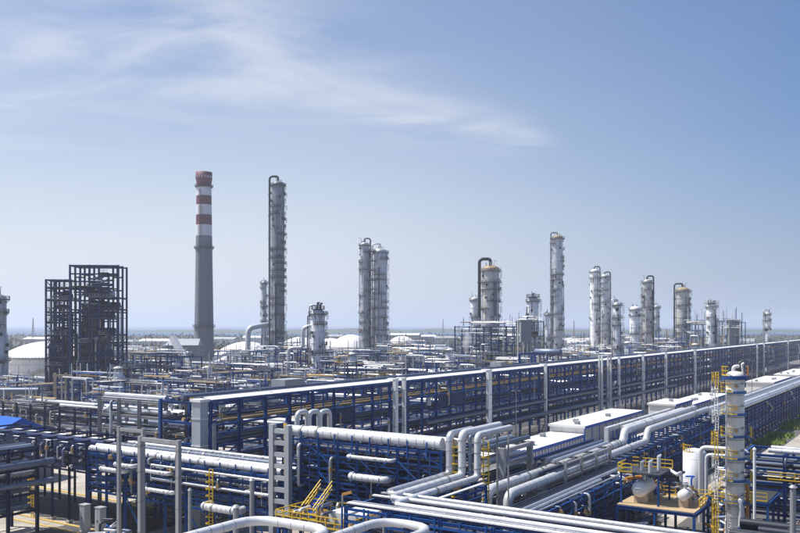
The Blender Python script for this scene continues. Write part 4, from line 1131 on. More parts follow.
# ------------------------------------------------------------------ striped chimney
D = 560.0
t = thing('chimney', 'tall grey concrete chimney with dark red and white bands at the top', 'chimney', at(204, D))
zz = [0, 0] 
def rad_at(z):
    H = zat(172, D); return 6.9 + (4.75 - 6.9) * min(1, z / H) ** .8
def band(name, py0, py1, mat, grow=0.0):
    z0, z1 = (zat(py0, D) if py0 else 0), zat(py1, D)
    n = max(2, int((z1 - z0) / 12) + 1)
    m = MB(); m.lathe([(rad_at(z0 + (z1 - z0) * k / n) + grow * k / n, z0 + (z1 - z0) * k / n) for k in range(n + 1)], 36)
    o = part(t, name, m.mesh(name, mat)); return o
band('shaft', None, 236, 'chimney_concrete')
for a, b, mt in ((236, 225, 'band_white'), (225, 215, 'band_red'), (215, 205, 'band_white'), (205, 196, 'band_red'), (196, 187.6, 'band_white')): band('band', a, b, mt)
z0, z1 = zat(187.6, D), zat(172.5, D); r0 = rad_at(z0)
m = MB(); m.lathe([(r0, z0), (r0 + .05, z0 + 3), (r0 + .5, z0 + 5.5), (r0 + .55, z1), (r0 - .6, z1), (r0 - .6, z1 - 3)], 36, sharp=(3, 4)); part(t, 'crown', m.mesh('crown', 'band_red'))
m = MB()
for k in range(9):
    a = PI + PI * (k + .5) / 9; m.bar(((r0 + .56) * math.cos(a), (r0 + .56) * math.sin(a), z1 - 4), ((r0 + .56) * math.cos(a), (r0 + .56) * math.sin(a), z1 - 2.5), .5)
part(t, 'vent_slots', m.mesh('vent', 'band_white'))
for py in (187.2, 248.5, 327):
    z = zat(py, D); r = rad_at(z)
    p = part(t, 'platform', ring_sector(r + .02, r + 1.1, 0, 6.283, .3, 'grating'), (0, 0, z)); part(p, 'railing', ring_rail(r + 1.05, 6.283, 'dark_equipment', .12), (0, 0, .35))
h_ = zat(190, D)
part(t, 'ladder', ladder_mesh(h_, 'dark_equipment', True, .9), (-1.5, -7.4, 0), (math.atan2(7.4 - 4.9, h_) * -1, 0, 0))

# ------------------------------------------------------------------ storage tanks
def tank(label, px, d, r, zw, zt, mat='white_paint', rail=True, group='domed storage tanks', wind=True):
    t = thing('storage_tank', label, 'tank', at(px, d), 0, group)
    m = MB(); m.lathe([(r, 0), (r, zw * .5), (r, zw)], 48, sharp=()); part(t, 'wall', m.mesh('wall', mat))
    R = (r * r + (zt - zw) ** 2) / (2 * (zt - zw)); am = math.asin(min(1, r / R))
    pr = [(R * math.sin(am * (1 - k / 8)) + (.25 if k == 0 else 0), zt - R + R * math.cos(am * (1 - k / 8))) for k in range(8)] + [(.3, zt)]
    m = MB(); m.lathe(pr, 48); part(t, 'dome', m.mesh('dome', 'roof_white'))
    for k in range(1, 5):
        z = zw * k / 5; m = MB(); m.lathe([(r, z - .06), (r + .1, z - .06), (r + .1, z + .06), (r, z + .06)], 48, sharp=(0, 1, 2)); part(t, 'seam', m.mesh('seam', 'panel_grey'))
    p = part(t, 'wind_girder', ring_sector(r + .3, r + 1.2, 0, 6.283, .2, 'panel_grey'), (0, 0, zw - .8)); part(p, 'railing', ring_rail(r + 1.1, 6.283, 'steel_grey', .1), (0, 0, .2))
    m = MB()
    n = 40
    for k in range(n):
        a, b = PI * (1.2 + .6 * k / n), PI * (1.2 + .6 * (k + 1) / n)
        m.bar(((r + .7) * math.cos(a), (r + .7) * math.sin(a), zw * k / n), ((r + .7) * math.cos(b), (r + .7) * math.sin(b), zw * (k + 1) / n), .9, .18)
        m.bar(((r + 1.1) * math.cos(a), (r + 1.1) * math.sin(a), zw * k / n + 1.1), ((r + 1.1) * math.cos(b), (r + 1.1) * math.sin(b), zw * (k + 1) / n + 1.1), .12)
    part(t, 'spiral_stair', m.mesh('spiral_stair', 'kerb_yellow'))
    m = MB(); m.tube([(0, 0, zt - .1), (0, 0, zt + 1.2)], .4, 8); m.tube([(0, 0, zt + 1.2), (0, 0, zt + 1.5)], .8, 8); part(t, 'vent', m.mesh('vent', 'panel_grey'))
    return t
tank('great white domed tank at the far left behind the dark tower', 50, 385, 21, zat(356, 385), zat(341, 385))
tank('broad white domed tank right of the chimney foot', 247, 640, 26, zat(356, 640), zat(341.5, 640))
tank('lower white domed tank in front of the broad one by the chimney', 233, 560, 14, zat(361, 560), zat(352, 560))
tank('white domed tank right of the tallest column', 300, 700, 20, zat(350, 700), zat(337, 700))
tank('small white domed tank behind the stout white column', 331, 760, 15, zat(349, 760), zat(338, 760))
tank('white domed tank close left of the tall pair', 351, 690, 17, zat(347, 690), zat(334.5, 690))
tank('pale domed tank right of the tall pair', 402, 760, 14, zat(345, 760), zat(336, 760))
tank('small white tank far behind the slim pair', 573, 800, 13, zat(343, 800), zat(337, 800))

# ------------------------------------------------------------------ dark open tower frame at left
DK = ['pipe_dark', 'steel_slate', 'pipe_grey', 'steel_slate', 'steel_slate', 'aluminium']
def frame_tower(label, px, d, w, dep, py_top, floors, nx, ny, steel, seed, equip=True, cs=.5, braces=True, cat='steel frame', name='frame_tower', rz=0.0, solid=.5):
    rn = random.Random(seed); h = zat(py_top, d)
    t = thing(name, label, cat, at(px, d), rz)
    xs = [-w / 2 + w * i / (nx - 1) for i in range(nx)]; ys = [-dep / 2 + dep * j / (ny - 1) for j in range(ny)]
    for x in xs:
        for y in ys: beam_z(t, 'column', steel, cs, x, y, 0, h - (0 if rn.random() < .6 or x in (xs[0], xs[-1]) else h / floors * rn.choice([1, 2, 3])))
    for k in range(1, floors + 1):
        z = h * k / floors - .3 + (rn.uniform(-.3, .3) * h / floors if k < floors else 0)
        for y in ys:
            for i in range(nx - 1):
                if rn.random() < (.72 if k < floors else 1): beam_x(t, 'beam', steel, cs * .8, xs[i] + .05, y, z + (rn.choice([0, 0, -.9]) if k < floors else 0), xs[i + 1] - xs[i] - .1)
        for x in xs:
            if rn.random() < .75: beam_y(t, 'beam', steel, cs * .75, x, -dep / 2 + .05, z - .04, dep - .1)
        for _ in range(2 if k < floors else 0):
            x0 = rn.choice(xs[:-1]); x1 = rn.choice([x for x in xs if x > x0])
            mm = MB(); mm.box(x0, x1, -dep / 2 - .6, dep / 2 + .3, z + .25, z + .4); dk = part(t, 'deck', mm.mesh('deck', 'grating'))
            part(dk, 'railing', railing_mesh([(x0, -dep / 2 - .55, z + .4), (x1, -dep / 2 - .55, z + .4)], rn.choice([steel, steel, 'steel_grey']), t=.1))
        for _e in range(rn.choice([1, 2, 3, 3]) if equip and k < floors - 1 else 0):
            zf = z + .45; hh = h / floors - 1.2
            kind = rn.random()
            if kind < .4:
                r = min(hh * .42, rn.uniform(.8, 1.6)); L = rn.uniform(3, max(3.5, w * .6))
                part(t, 'vessel', drum_mesh(r, round(L), rn.choice(DK)), (rn.uniform(-w * .2, w * .2), rn.uniform(-dep * .3, 0), zf + r))
            elif kind < .7:
                r = rn.uniform(.6, 1.4)
                mm = MB(); mm.lathe([(r, 0), (r, hh * .8), (r * .7, hh * .95), (.1, hh)], 14); part(t, 'vessel', mm.mesh('vessel', rn.choice(DK)), (rn.choice(xs[:-1]) + w / nx * .5, rn.uniform(-dep * .3, dep * .2), zf))
            for q in range(5):
                y = rn.uniform(-dep * .45, dep * .3); r = rn.uniform(.12, .35); x0 = rn.uniform(-w / 2, 0); 
                pipe_x(t, 'pipe', rn.choice(DK), r, x0, y, zf + rn.uniform(.4, hh), rn.uniform(w * .3, w * .5))
    if braces:
        for k in range(floors):
            if rn.random() < .6:
                i = rn.randrange(nx - 1); z0, z1 = h * k / floors, h * (k + 1) / floors - .5
                a, b = (xs[i], xs[i + 1]) if rn.random() < .5 else (xs[i + 1], xs[i])
                beam_pq(t, 'brace', steel, cs * .4, (a, -dep / 2, z0), (b, -dep / 2, z1))
    for q in range(nx * 9):
        x, y = rn.uniform(-w * .48, w * .48), rn.uniform(-dep * .5, dep * .5); r = rn.uniform(.12, .4); z0 = rn.uniform(0, h * .3)
        pipe_z(t, 'pipe', rn.choice(DK), r, x, y, z0, rn.uniform(h * .25, h * .5))
    return t
frame_tower('taller dark navy open steel tower at left', 99, 300, 16.5, 12, 266, 13, 6, 3, 'steel_slate', 71, cs=.6, rz=.08)
frame_tower('lower dark navy open steel tower joined to the taller one at left', 63.5, 302, 8.6, 11, 280, 12, 4, 3, 'steel_slate', 72, cs=.6, rz=.08)
t = thing('drum_column', 'dark vertical vessel inside the open steel tower at left', 'vessel', at(92, 300.5)); m = MB(); m.lathe([(1.9, 0), (1.9, 30), (1.5, 36), (.9, 41), (.1, 42)], 20); part(t, 'shell', m.mesh('shell', 'dark_equipment'))
m = MB(); m.tube(fillet([(0, 0, 41.5), (0, 0, 44), (3.5, 0, 44), (3.5, 0, 20)], 1.5), .5, 10); part(t, 'overhead_pipe', m.mesh('pipe', 'pipe_dark'))
t = thing('ladder_tower', 'slim pale ladder tower on the left flank of the dark steel tower', 'steel frame', at(50.5, 300))
for s in (-.9, .9):
    for q in (-.9, .9): part(t, 'post', unit_box('steel_grey'), (s, q, 0), (0, -H90, 0), (39.5, .22, .22))
for k in range(14):
    for q in (-.9, .9): part(t, 'rung', unit_box('steel_grey'), (-.8, q, 2.6 + k * 2.8), (0, 0, 0), (1.6, .16, .3))
t = thing('tan_frame', 'tan concrete frame of two posts before the dark steel tower', 'concrete frame', at(61.5, 262), .05)
for x in (-2.0, 1.4): part(t, 'post', unit_box('concrete_tan'), (x, 0, 0), (0, -H90, 0), (zat(373, 262), .7, .7))
for z in (10.6, 14.2): part(t, 'beam', unit_box('concrete_tan'), (-2.6, .0, z), (0, 0, 0), (5.8, .6, .7))

# small far mast
def mast(label, px, d, py_top, w=2.4):
    h = zat(py_top, d); t = thing('lattice_mast', label, 'mast', at(px, d))
    for a in range(3):
        c, s_ = math.cos(a * 2.09), math.sin(a * 2.09); beam_pq(t, 'leg', 'steel_grey', .28, (w * c, w * s_, 0), (.3 * c, .3 * s_, h))
    m = MB(); n = 12
    for k in range(n):
        f0, f1 = 1 - k / n, 1 - (k + 1) / n
        for a in range(3):
            p = [(w * f0 + .3) * math.cos(a * 2.09), (w * f0 + .3) * math.sin(a * 2.09), h * k / n]; q = [(w * f1 + .3) * math.cos(a * 2.09 + 2.09), (w * f1 + .3) * math.sin(a * 2.09 + 2.09), h * (k + 1) / n]
            m.bar(p, q, .2)
    part(t, 'lattice', m.mesh('lattice', 'steel_grey'))
mast('thin far lattice mast left of the dark steel tower', 33, 900, 318)
mast('thin far lattice mast left of the tan domed column', 443, 1100, 319, 2.0)
mast('far hazy mast right of the lone slender column', 574, 1000, 320, 2.0)

# ------------------------------------------------------------------ banded white column at right and its deck
D0 = 110.0
t = thing('column', 'near white column with blue ring platforms and yellow rails at right', 'column', at(735, D0), 0, 'distillation columns')
zt = 24.0; r = 1.16
m = MB(); m.lathe([(r * 1.15, 0), (r * 1.15, 2.5), (r, 3.2), (r, 8), (r, 13), (r, 18), (r, zt - .7), (r * .9, zt - .35), (r * .6, zt - .1), (.1, zt)], 36); part(t, 'shell', m.mesh('shell', 'clad_cream'))
lv = [zat(p, D0) for p in (503, 481, 459, 437, 415, 393)]
for z in [2.0 + 1.45 * q for q in range(15)]: part(t, 'seam_band', ring_sector(r + .002, r + .03, 0, 6.283, .07, 'seam', False), (0, 0, z))
for k, z in enumerate(lv):
    part(t, 'ring', ring_sector(r + .01, r + .26, 0, 6.283, .3, 'steel_blue_pale', False), (0, 0, z))
    p = part(t, 'platform', ring_sector(r + .27, r + .62, 0, 1.5, .1, 'steel_blue_pale', False), (0, 0, z + .05), (0, 0, 2.7 if k % 2 else 3.0)); part(p, 'railing', ring_rail(r + .58, 1.5, 'yellow', .06), (0, 0, .12))
    if k < 4:
        p = part(t, 'platform', ring_sector(r + .27, r + .95, 0, 1.0, .12, 'steel_blue_pale', False), (0, 0, z + .05), (0, 0, 5.5)); part(p, 'railing', ring_rail(r + .9, 1.0, 'yellow', .08), (0, 0, .12))
    a = 4.45
    mm = cached('nman', lambda: MB().tube([(0, 0, 0), (0, -.3, 0)], .17, 12).tube([(0, -.26, 0), (0, -.36, 0)], .25, 12).mesh('manway', 'pipe_tan'))
    part(t, 'manway', mm, (r * .99 * math.cos(a), r * .99 * math.sin(a), z + 1.0), (0, 0, a + H90)); part(t, 'nameplate', unit_box('steel_grey'), ((r - .05) * math.cos(5.2), (r - .05) * math.sin(5.2), z + 1.3), (0, 0, 5.2), (.12, .4, .3))
part(t, 'top_ring', ring_sector(r + .01, r + .5, 0, 6.283, .5, 'steel_blue', False), (0, 0, 22.9)); part(t, 'railing', ring_rail(r + .45, 1.1, 'yellow', .07), (0, 0, 23.4), (0, 0, 2.7)); part(t, 'railing', ring_rail(r + .45, .9, 'orange_rust', .07), (0, 0, 23.4), (0, 0, 5.6))
for k, (a, b) in enumerate(zip([.3] + lv, lv + [23.0])):
    if b - a > .5: part(t, 'ladder', ladder_mesh(b - a + .9, 'white_paint' if k % 3 else 'yellow'), (-(r + 1.35 + .1 * (k % 2)), -.4, a), (0, 0, -H90 + .5))
run_pipe(t, 'overhead_pipe', 'white_clad', [(-.2, 0, zt - .2), (-.2, 0, zt + .55), (.5, -.1, zt + .6)], .24)
run_pipe(t, 'relief_valve', 'dark_equipment', [(.6, 0, zt - .3), (.6, 0, zt + 1.0), (1.1, 0, zt + 1.2)], .28)
run_pipe(t, 'relief_pipe', 'white_clad', [(.9, -.4, zt - .4), (.75, -.4, zt + .9), (1.0, -.5, zt + 1.0)], .16)
run_pipe(t, 'side_pipe', 'orange_rust', [(r + .4, -.2, 1), (r + .4, -.2, 9), (r * .9, -.2, 9)], .22)
run_pipe(t, 'side_pipe', 'white_clad', [(-(r + .3), -.9, .5), (-(r + .3), -.9, 21.5), (-.7, -.7, 21.5)], .13)
run_pipe(t, 'side_pipe', 'white_clad', [(.1, -(r + .4), 0), (.1, -(r + .4), 7.4), (.05, -.9, 7.4)], .3)

def deck(label, u0, u1, v0, v1, z, steel='steel_blue', top='deck_tan', rails=True):
    t = thing('equipment_deck', label, 'platform', uv(u0, v0), ROT_U); L, W = u1 - u0, v1 - v0
    mm = MB(); mm.box(0, L, 0, W, z - .12, z); part(t, 'floor', mm.mesh('deck_floor', top))
    for y in (0, W): beam_x(t, 'beam', steel, .45, 0, y, z - .36, L)
    for k in range(4): beam_y(t, 'beam', steel, .42, L * k / 3, .05, z - .37, W - .1)
    for x in (0, L / 2, L):
        for y in (0, W / 2, W): beam_z(t, 'column', steel, .32, x, y, 0, z - .6)
    return t
DZ = 5.0
dk = deck('tan floored blue steel deck left of the banded column', 115, 125.5, 28.5, 39, DZ)
part(dk, 'railing', railing_mesh([(10.4, 0.2, DZ), (10.4, 10.3, DZ)], 'yellow', 1.2, t=.1)); part(dk, 'railing', railing_mesh([(3.5, .15, DZ), (10.3, .15, DZ)], 'yellow', 1.2, t=.1))
def hdrum(label, u, v, z, r, L, mat='white_paint'):
    t = thing('drum', label, 'vessel', uv(u, v, z), ROT_U)
    part(t, 'shell', drum_mesh(r, L, mat, 28), (0, 0, r + .9))
    for x in (-L * .3, L * .3):
        mm = MB(); mm.box(x - .25, x + .25, -r * .85, r * .85, 0, r * .55 + .9 - r * .3); part(t, 'saddle', mm.mesh('saddle', 'concrete_tan'))
    mm = MB(); mm.tube([(0, 0, 2 * r + .8), (0, 0, 2 * r + 1.5)], .25, 10); mm.tube([(0, 0, 2 * r + 1.45), (0, 0, 2 * r + 1.6)], .4, 12); part(t, 'nozzle', mm.mesh('nozzle', 'aluminium'))
    return t
hdrum('round white drum end on the tan deck left of the banded column', 118.8, 36.4, DZ, 1.1, 4.0)
hdrum('smaller white drum at the right end of the tan deck', 118.6, 30.6, DZ, .75, 2.6)
# blue frame over the drum with a little upper platform
t = thing('canopy_frame', 'small railed platform with yellow rails above the white drum', 'platform', uv(116.2, 33.6, DZ), ROT_U)
for x in (0, 5.5):
    for y in (0, 5.2): beam_z(t, 'column', 'steel_blue', .24, x, y, 0, 4.2)
mm = MB(); mm.box(-.2, 5.7, -.2, 5.4, 4.2, 4.4); part(t, 'deck', mm.mesh('deck', 'grating'))
part(t, 'railing', railing_mesh([(6, -.3, 4.4), (6, 5.5, 4.4)], 'yellow', 1.2, t=.11)); part(t, 'railing', railing_mesh([(-.4, 3.6, 4.4), (-.4, 5.5, 4.4), (3, 5.5, 4.4)], 'yellow', 1.2, t=.11))
for k, (x, y, h) in enumerate(((1, 1.4, 1.6), (2.4, 3, 1.2), (3.8, 1, 2.0), (4.4, 3.8, 1.5))):
    mm = MB(); mm.tube([(x, y, 4.4), (x, y, 4.4 + h)], .28, 10); mm.tube([(x, y, 4.4 + h), (x + .9, y, 4.4 + h)], .18, 8); part(t, 'valve', mm.mesh('valve', ('white_clad', 'aluminium', 'white_clad', 'dark_equipment')[k]))
# white tank beside it
t = thing('storage_tank', 'small upright white tank with yellow rim between deck and banded column', 'tank', at(694.5, 132))
m = MB(); m.lathe([(1.75, 0), (1.75, 5), (1.75, 10.1), (1.2, 10.5), (.1, 10.7)], 32, sharp=()); part(t, 'shell', m.mesh('shell', 'clad_white'))
part(t, 'railing', ring_rail(1.7, 1.6, 'yellow', .08), (0, 0, 10.1), (0, 0, 2.6)); part(t, 'ladder', ladder_mesh(10, 'steel_grey', False), (1.3, -1.4, 0), (0, 0, .8))
# clutter of pumps, valves and pipe spools around the deck
def skid(label, u, v, seed, w=3.5, l=5.0, z=0.0, mats=('aluminium', 'white_clad', 'pipe_grey', 'orange_rust', 'trim_blue', 'pipe_dark')):
    rn = random.Random(seed); t = thing('pump_skid', label, 'pump skid', uv(u, v, z), ROT_U)
    mm = MB(); mm.box(-l / 2, l / 2, -w / 2, w / 2, 0, .35); part(t, 'base', mm.mesh('base', 'concrete'))
    for k in range(3):
        x = -l * .35 + k * l * .33; r = rn.uniform(.3, .5)
        mm = MB(); mm.tube([(x - .7, -w * .2, .9), (x + .2, -w * .2, .9)], r, 12); mm.tube([(x + .2, -w * .2, .9), (x + .8, -w * .2, .9)], r * .6, 10); mm.box(x - .6, x + .7, -w * .2 - r, -w * .2 + r, .36, .6); part(t, 'pump', mm.mesh('pump', rn.choice(mats)))
    for k in range(7):
        x, y = rn.uniform(-l / 2, l / 2), rn.uniform(-w / 2, w / 2); h = rn.uniform(1.6, 4.2); r = rn.uniform(.1, .24)
        run_pipe(t, 'pipe', rn.choice(mats), [(x, y, .35), (x, y, h), (x + rn.uniform(-2.5, 2.5), y, h), (x + rn.uniform(-2, 2), y + rn.uniform(1, 2), h)], r, n=8)
        part(t, 'valve', cached(('valve', 'w'), valve_mesh), (x, y, h * .6))
    return t
rack('pipe_rack', 'low navy rack with dark pipes between the bottom rack and the fat pipes', 'u', 90, 131, 40.6, 45.0, [2.4, 4.2, 6.0, 7.6], 7.7, bay=4.1, seed=47, npipe=6, cs=.24, brace=3, drops=9, mats=['pipe_dark', 'pipe_grey', 'pipe_dark', 'steel_navy', 'aluminium'], rr=(.12, .3))
rack('pipe_rack', 'low navy rack under the grey pipe frames right of the risers', 'u', 92, 150, 53.6, 60.0, [2.4, 4.4, 6.2], 6.3, bay=4.4, seed=48, npipe=7, cs=.24, brace=3, drops=8, mats=['pipe_dark', 'pipe_grey', 'pipe_dark', 'steel_navy', 'aluminium'], rr=(.12, .35))
skid('pump skid with blue and white pipes left of the tan deck', 110.5, 34.5, 1)
d2 = deck('blue railed deck with valves between white tank and banded column', 121.5, 130, 20.5, 28.2, 6.2, top='grating')
part(d2, 'railing', railing_mesh([(.1, .1, 6.2), (.1, 7.6, 6.2)], 'yellow', 1.15, t=.08)); part(d2, 'railing', railing_mesh([(.1, 7.6, 6.2), (8.4, 7.6, 6.2)], 'yellow', 1.15, t=.08))
skid('valve skid on the blue railed deck by the banded column', 125.5, 25.5, 12, 3, 5, 6.2)
skid('valve skid with tan pipes behind the smaller white drum', 122.6, 31.2, 13, 3, 4.4, DZ)
skid('valve skid behind the round white drum', 123.2, 36.6, 14, 2.6, 4.0, DZ)
skid('valve skid with yellow parts at the foot of the banded column', 118.5, 25.6, 3, 3, 4)
skid('pump skid under the left part of the tan deck', 118.5, 36, 4)
skid('pump skid between the white tank and the banded column', 126, 27, 5, 3.0, 4.0)
skid('pump skid on the bright concrete below the left rack', 71.5, 92, 6)
skid('pump skid right of the banded column under the right rack', 124, 16.5, 7)
skid('valve skid in the gap behind the bottom rack', 96, 38, 8)
skid('valve skid with pipe spools under the grey post frame', 101, 44, 9)
rf = rack('pipe_rack', 'blue rack with white pipes on top cut by the right edge', 'v', -14, 25.4, 130.5, 139, [3.0, 5.2, 7.4, 9.4, 11.4], 11.5, bay=5.6, seed=80, npipe=11, cs=.42, brace=0, drops=8, pipe_top=False, mats=['pipe_dark', 'pipe_grey', 'pipe_dark', 'white_clad', 'aluminium'])
for y, r_, mt, x1 in ((.6, .34, 'white_clad', 36), (1.7, .3, 'white_clad', 34), (3.0, .4, 'aluminium', 36), (4.4, .36, 'white_clad', 30)): (pipe_x(rf, 'top_pipe', mt, r_, 0, -y, 11.52 + r_, x1), bands_x(rf, 0, x1, -y, 11.52 + r_, r_, 1.6))
part(rf, 'railing', railing_mesh([(0, .3, 7.8), (36, .3, 7.8)], 'yellow', 1.1, t=.1))
t = thing('loop_pipe', 'white pipe loop standing left of the banded column', 'pipe', at(700.5, 128), ROT_V)
run_pipe(t, 'pipe', 'white_clad', [(0, 0, 0), (0, 0, 11.4), (-6.8, 0, 11.4), (-6.8, 0, 0)], .36, 1.0); run_pipe(t, 'pipe', 'white_clad', [(-.9, .2, 0), (-.9, .2, 10.4), (-6.0, .2, 10.4), (-6.0, .2, 0)], .26, .8)
rk = rack('pipe_rack', 'low dark rack with fat dark pipes at the bottom right corner', 'v', -12, 20, 95, 102, [3.0, 5.2, 7.0], 7.1, bay=5.3, seed=81, npipe=5, cs=.36, brace=0, steel='steel_navy', rr=(.3, .6), mats=['pipe_dark', 'pipe_dark', 'dark_equipment'])
for k, (u, v) in enumerate(((112, 14.5), (112, 11.8))):
    hdrum(('left', 'right')[k] + ' one of two tan topped drums under the right rack', u, v, 0, 1.0, 4, 'pipe_tan')

# ------------------------------------------------------------------ blue roofed hall at the left edge
t = thing('blue_hall', 'hall with bright blue pitched roof at the left edge', 'building', at(-26, 170), ROT_V)
L, W = 32.0, 13.0
EW, ER = 9.2, 12.2
mm = MB(); mm.box(-L / 2, L / 2, -W / 2, W / 2, 0, EW - .05); part(t, 'wall', mm.mesh('wall', 'wall_grey'))
mm = MB()
for s in (-1, 1):
    a, b = (W / 2 + .5) * s, 0
    mm.quad([(-L / 2 - .5, a, EW - .1), (L / 2 + .5, a, EW - .1), (L / 2 + .5, b, ER), (-L / 2 - .5, b, ER)][::s])
mm.quad([(-L / 2 - .5, -W / 2 - .5, EW - .1), (-L / 2 - .5, 0, ER), (-L / 2 - .5, W / 2 + .5, EW - .1)]); mm.quad([(L / 2 + .5, -W / 2 - .5, EW - .1), (L / 2 + .5, W / 2 + .5, EW - .1), (L / 2 + .5, 0, ER)])
part(t, 'roof', mm.mesh('roof', 'trim_blue'))
mm = MB(); mm.box(-L / 2 - .55, L / 2 + .55, W / 2 + .5, W / 2 + .62, EW - 1.3, EW - .05); part(t, 'gutter', mm.mesh('gutter', 'trim_blue'))
for k in range(17): part(t, 'seam', unit_box('trim_blue'), (-L / 2 + k * 1.95, W / 2 + .6, EW - .4), (0, 0, 0), (.12, .1, .12)).rotation_euler = (0, 0, 0)

# ------------------------------------------------------------------ racks further back
rack('pipe_rack', 'far blue rack with tan pipes crossing behind the long rack, left to middle', 'v', 112, 400, 300, 309, [5, 8, 10.6], 10.8, bay=8, seed=90, npipe=6, cs=.5, brace=5, long_bays=3, drops=12, mats=['pipe_tan', 'pipe_grey', 'white_clad', 'pipe_dark', 'aluminium'], mid=False)
rack('pipe_rack', 'middle distance rack with white pipes running left from the long rack', 'v', 112, 330, 190, 199, [4.5, 7, 9.2], 9.4, bay=7, seed=91, npipe=7, cs=.42, brace=5, long_bays=2, drops=14, mats=['white_clad', 'pipe_grey', 'white_clad', 'pipe_dark', 'aluminium'])
rack('pipe_rack', 'rack with white topped pipes beside the blue roofed hall', 'v', 112, 215, 128, 136, [4.5, 7.2, 9.6], 9.8, bay=6, seed=92, npipe=8, cs=.36, brace=4, long_bays=1, drops=12, steel='steel_navy', mats=['white_clad', 'pipe_grey', 'white_clad', 'pipe_dark', 'aluminium'])
rack('pipe_rack', 'grey rack crossing left of the long rack end', 'v', 107, 134, 104, 110, [4.5, 7.2, 9.4, 11.6], 11.8, bay=6, seed=93, npipe=7, cs=.36, brace=3, long_bays=1, drops=14, steel='steel_grey', mats=['white_clad', 'pipe_grey', 'pipe_dark', 'pipe_dark', 'aluminium'])
rack('pipe_rack', 'blue grey rack running away left of the long rack towards the chimney', 'u', 140, 470, 236, 245, [5, 8, 11], 11.2, bay=8, seed=94, npipe=6, cs=.46, brace=5, long_bays=2, drops=12, mats=['white_clad', 'pipe_grey', 'pipe_tan', 'pipe_dark', 'aluminium'], mid=False)
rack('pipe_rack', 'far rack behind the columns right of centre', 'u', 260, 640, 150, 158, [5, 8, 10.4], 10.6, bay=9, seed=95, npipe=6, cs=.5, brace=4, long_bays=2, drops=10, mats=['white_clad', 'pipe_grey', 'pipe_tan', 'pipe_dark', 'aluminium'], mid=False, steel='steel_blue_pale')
rack('pipe_rack', 'distant rack crossing below the chimney and the tanks', 'v', 150, 560, 420, 429, [5, 8.5, 12], 12.2, bay=9, seed=96, npipe=6, cs=.55, brace=5, long_bays=3, drops=8, mats=['white_clad', 'pipe_grey', 'pipe_tan', 'pipe_dark'], mid=False, steel='steel_blue_pale')

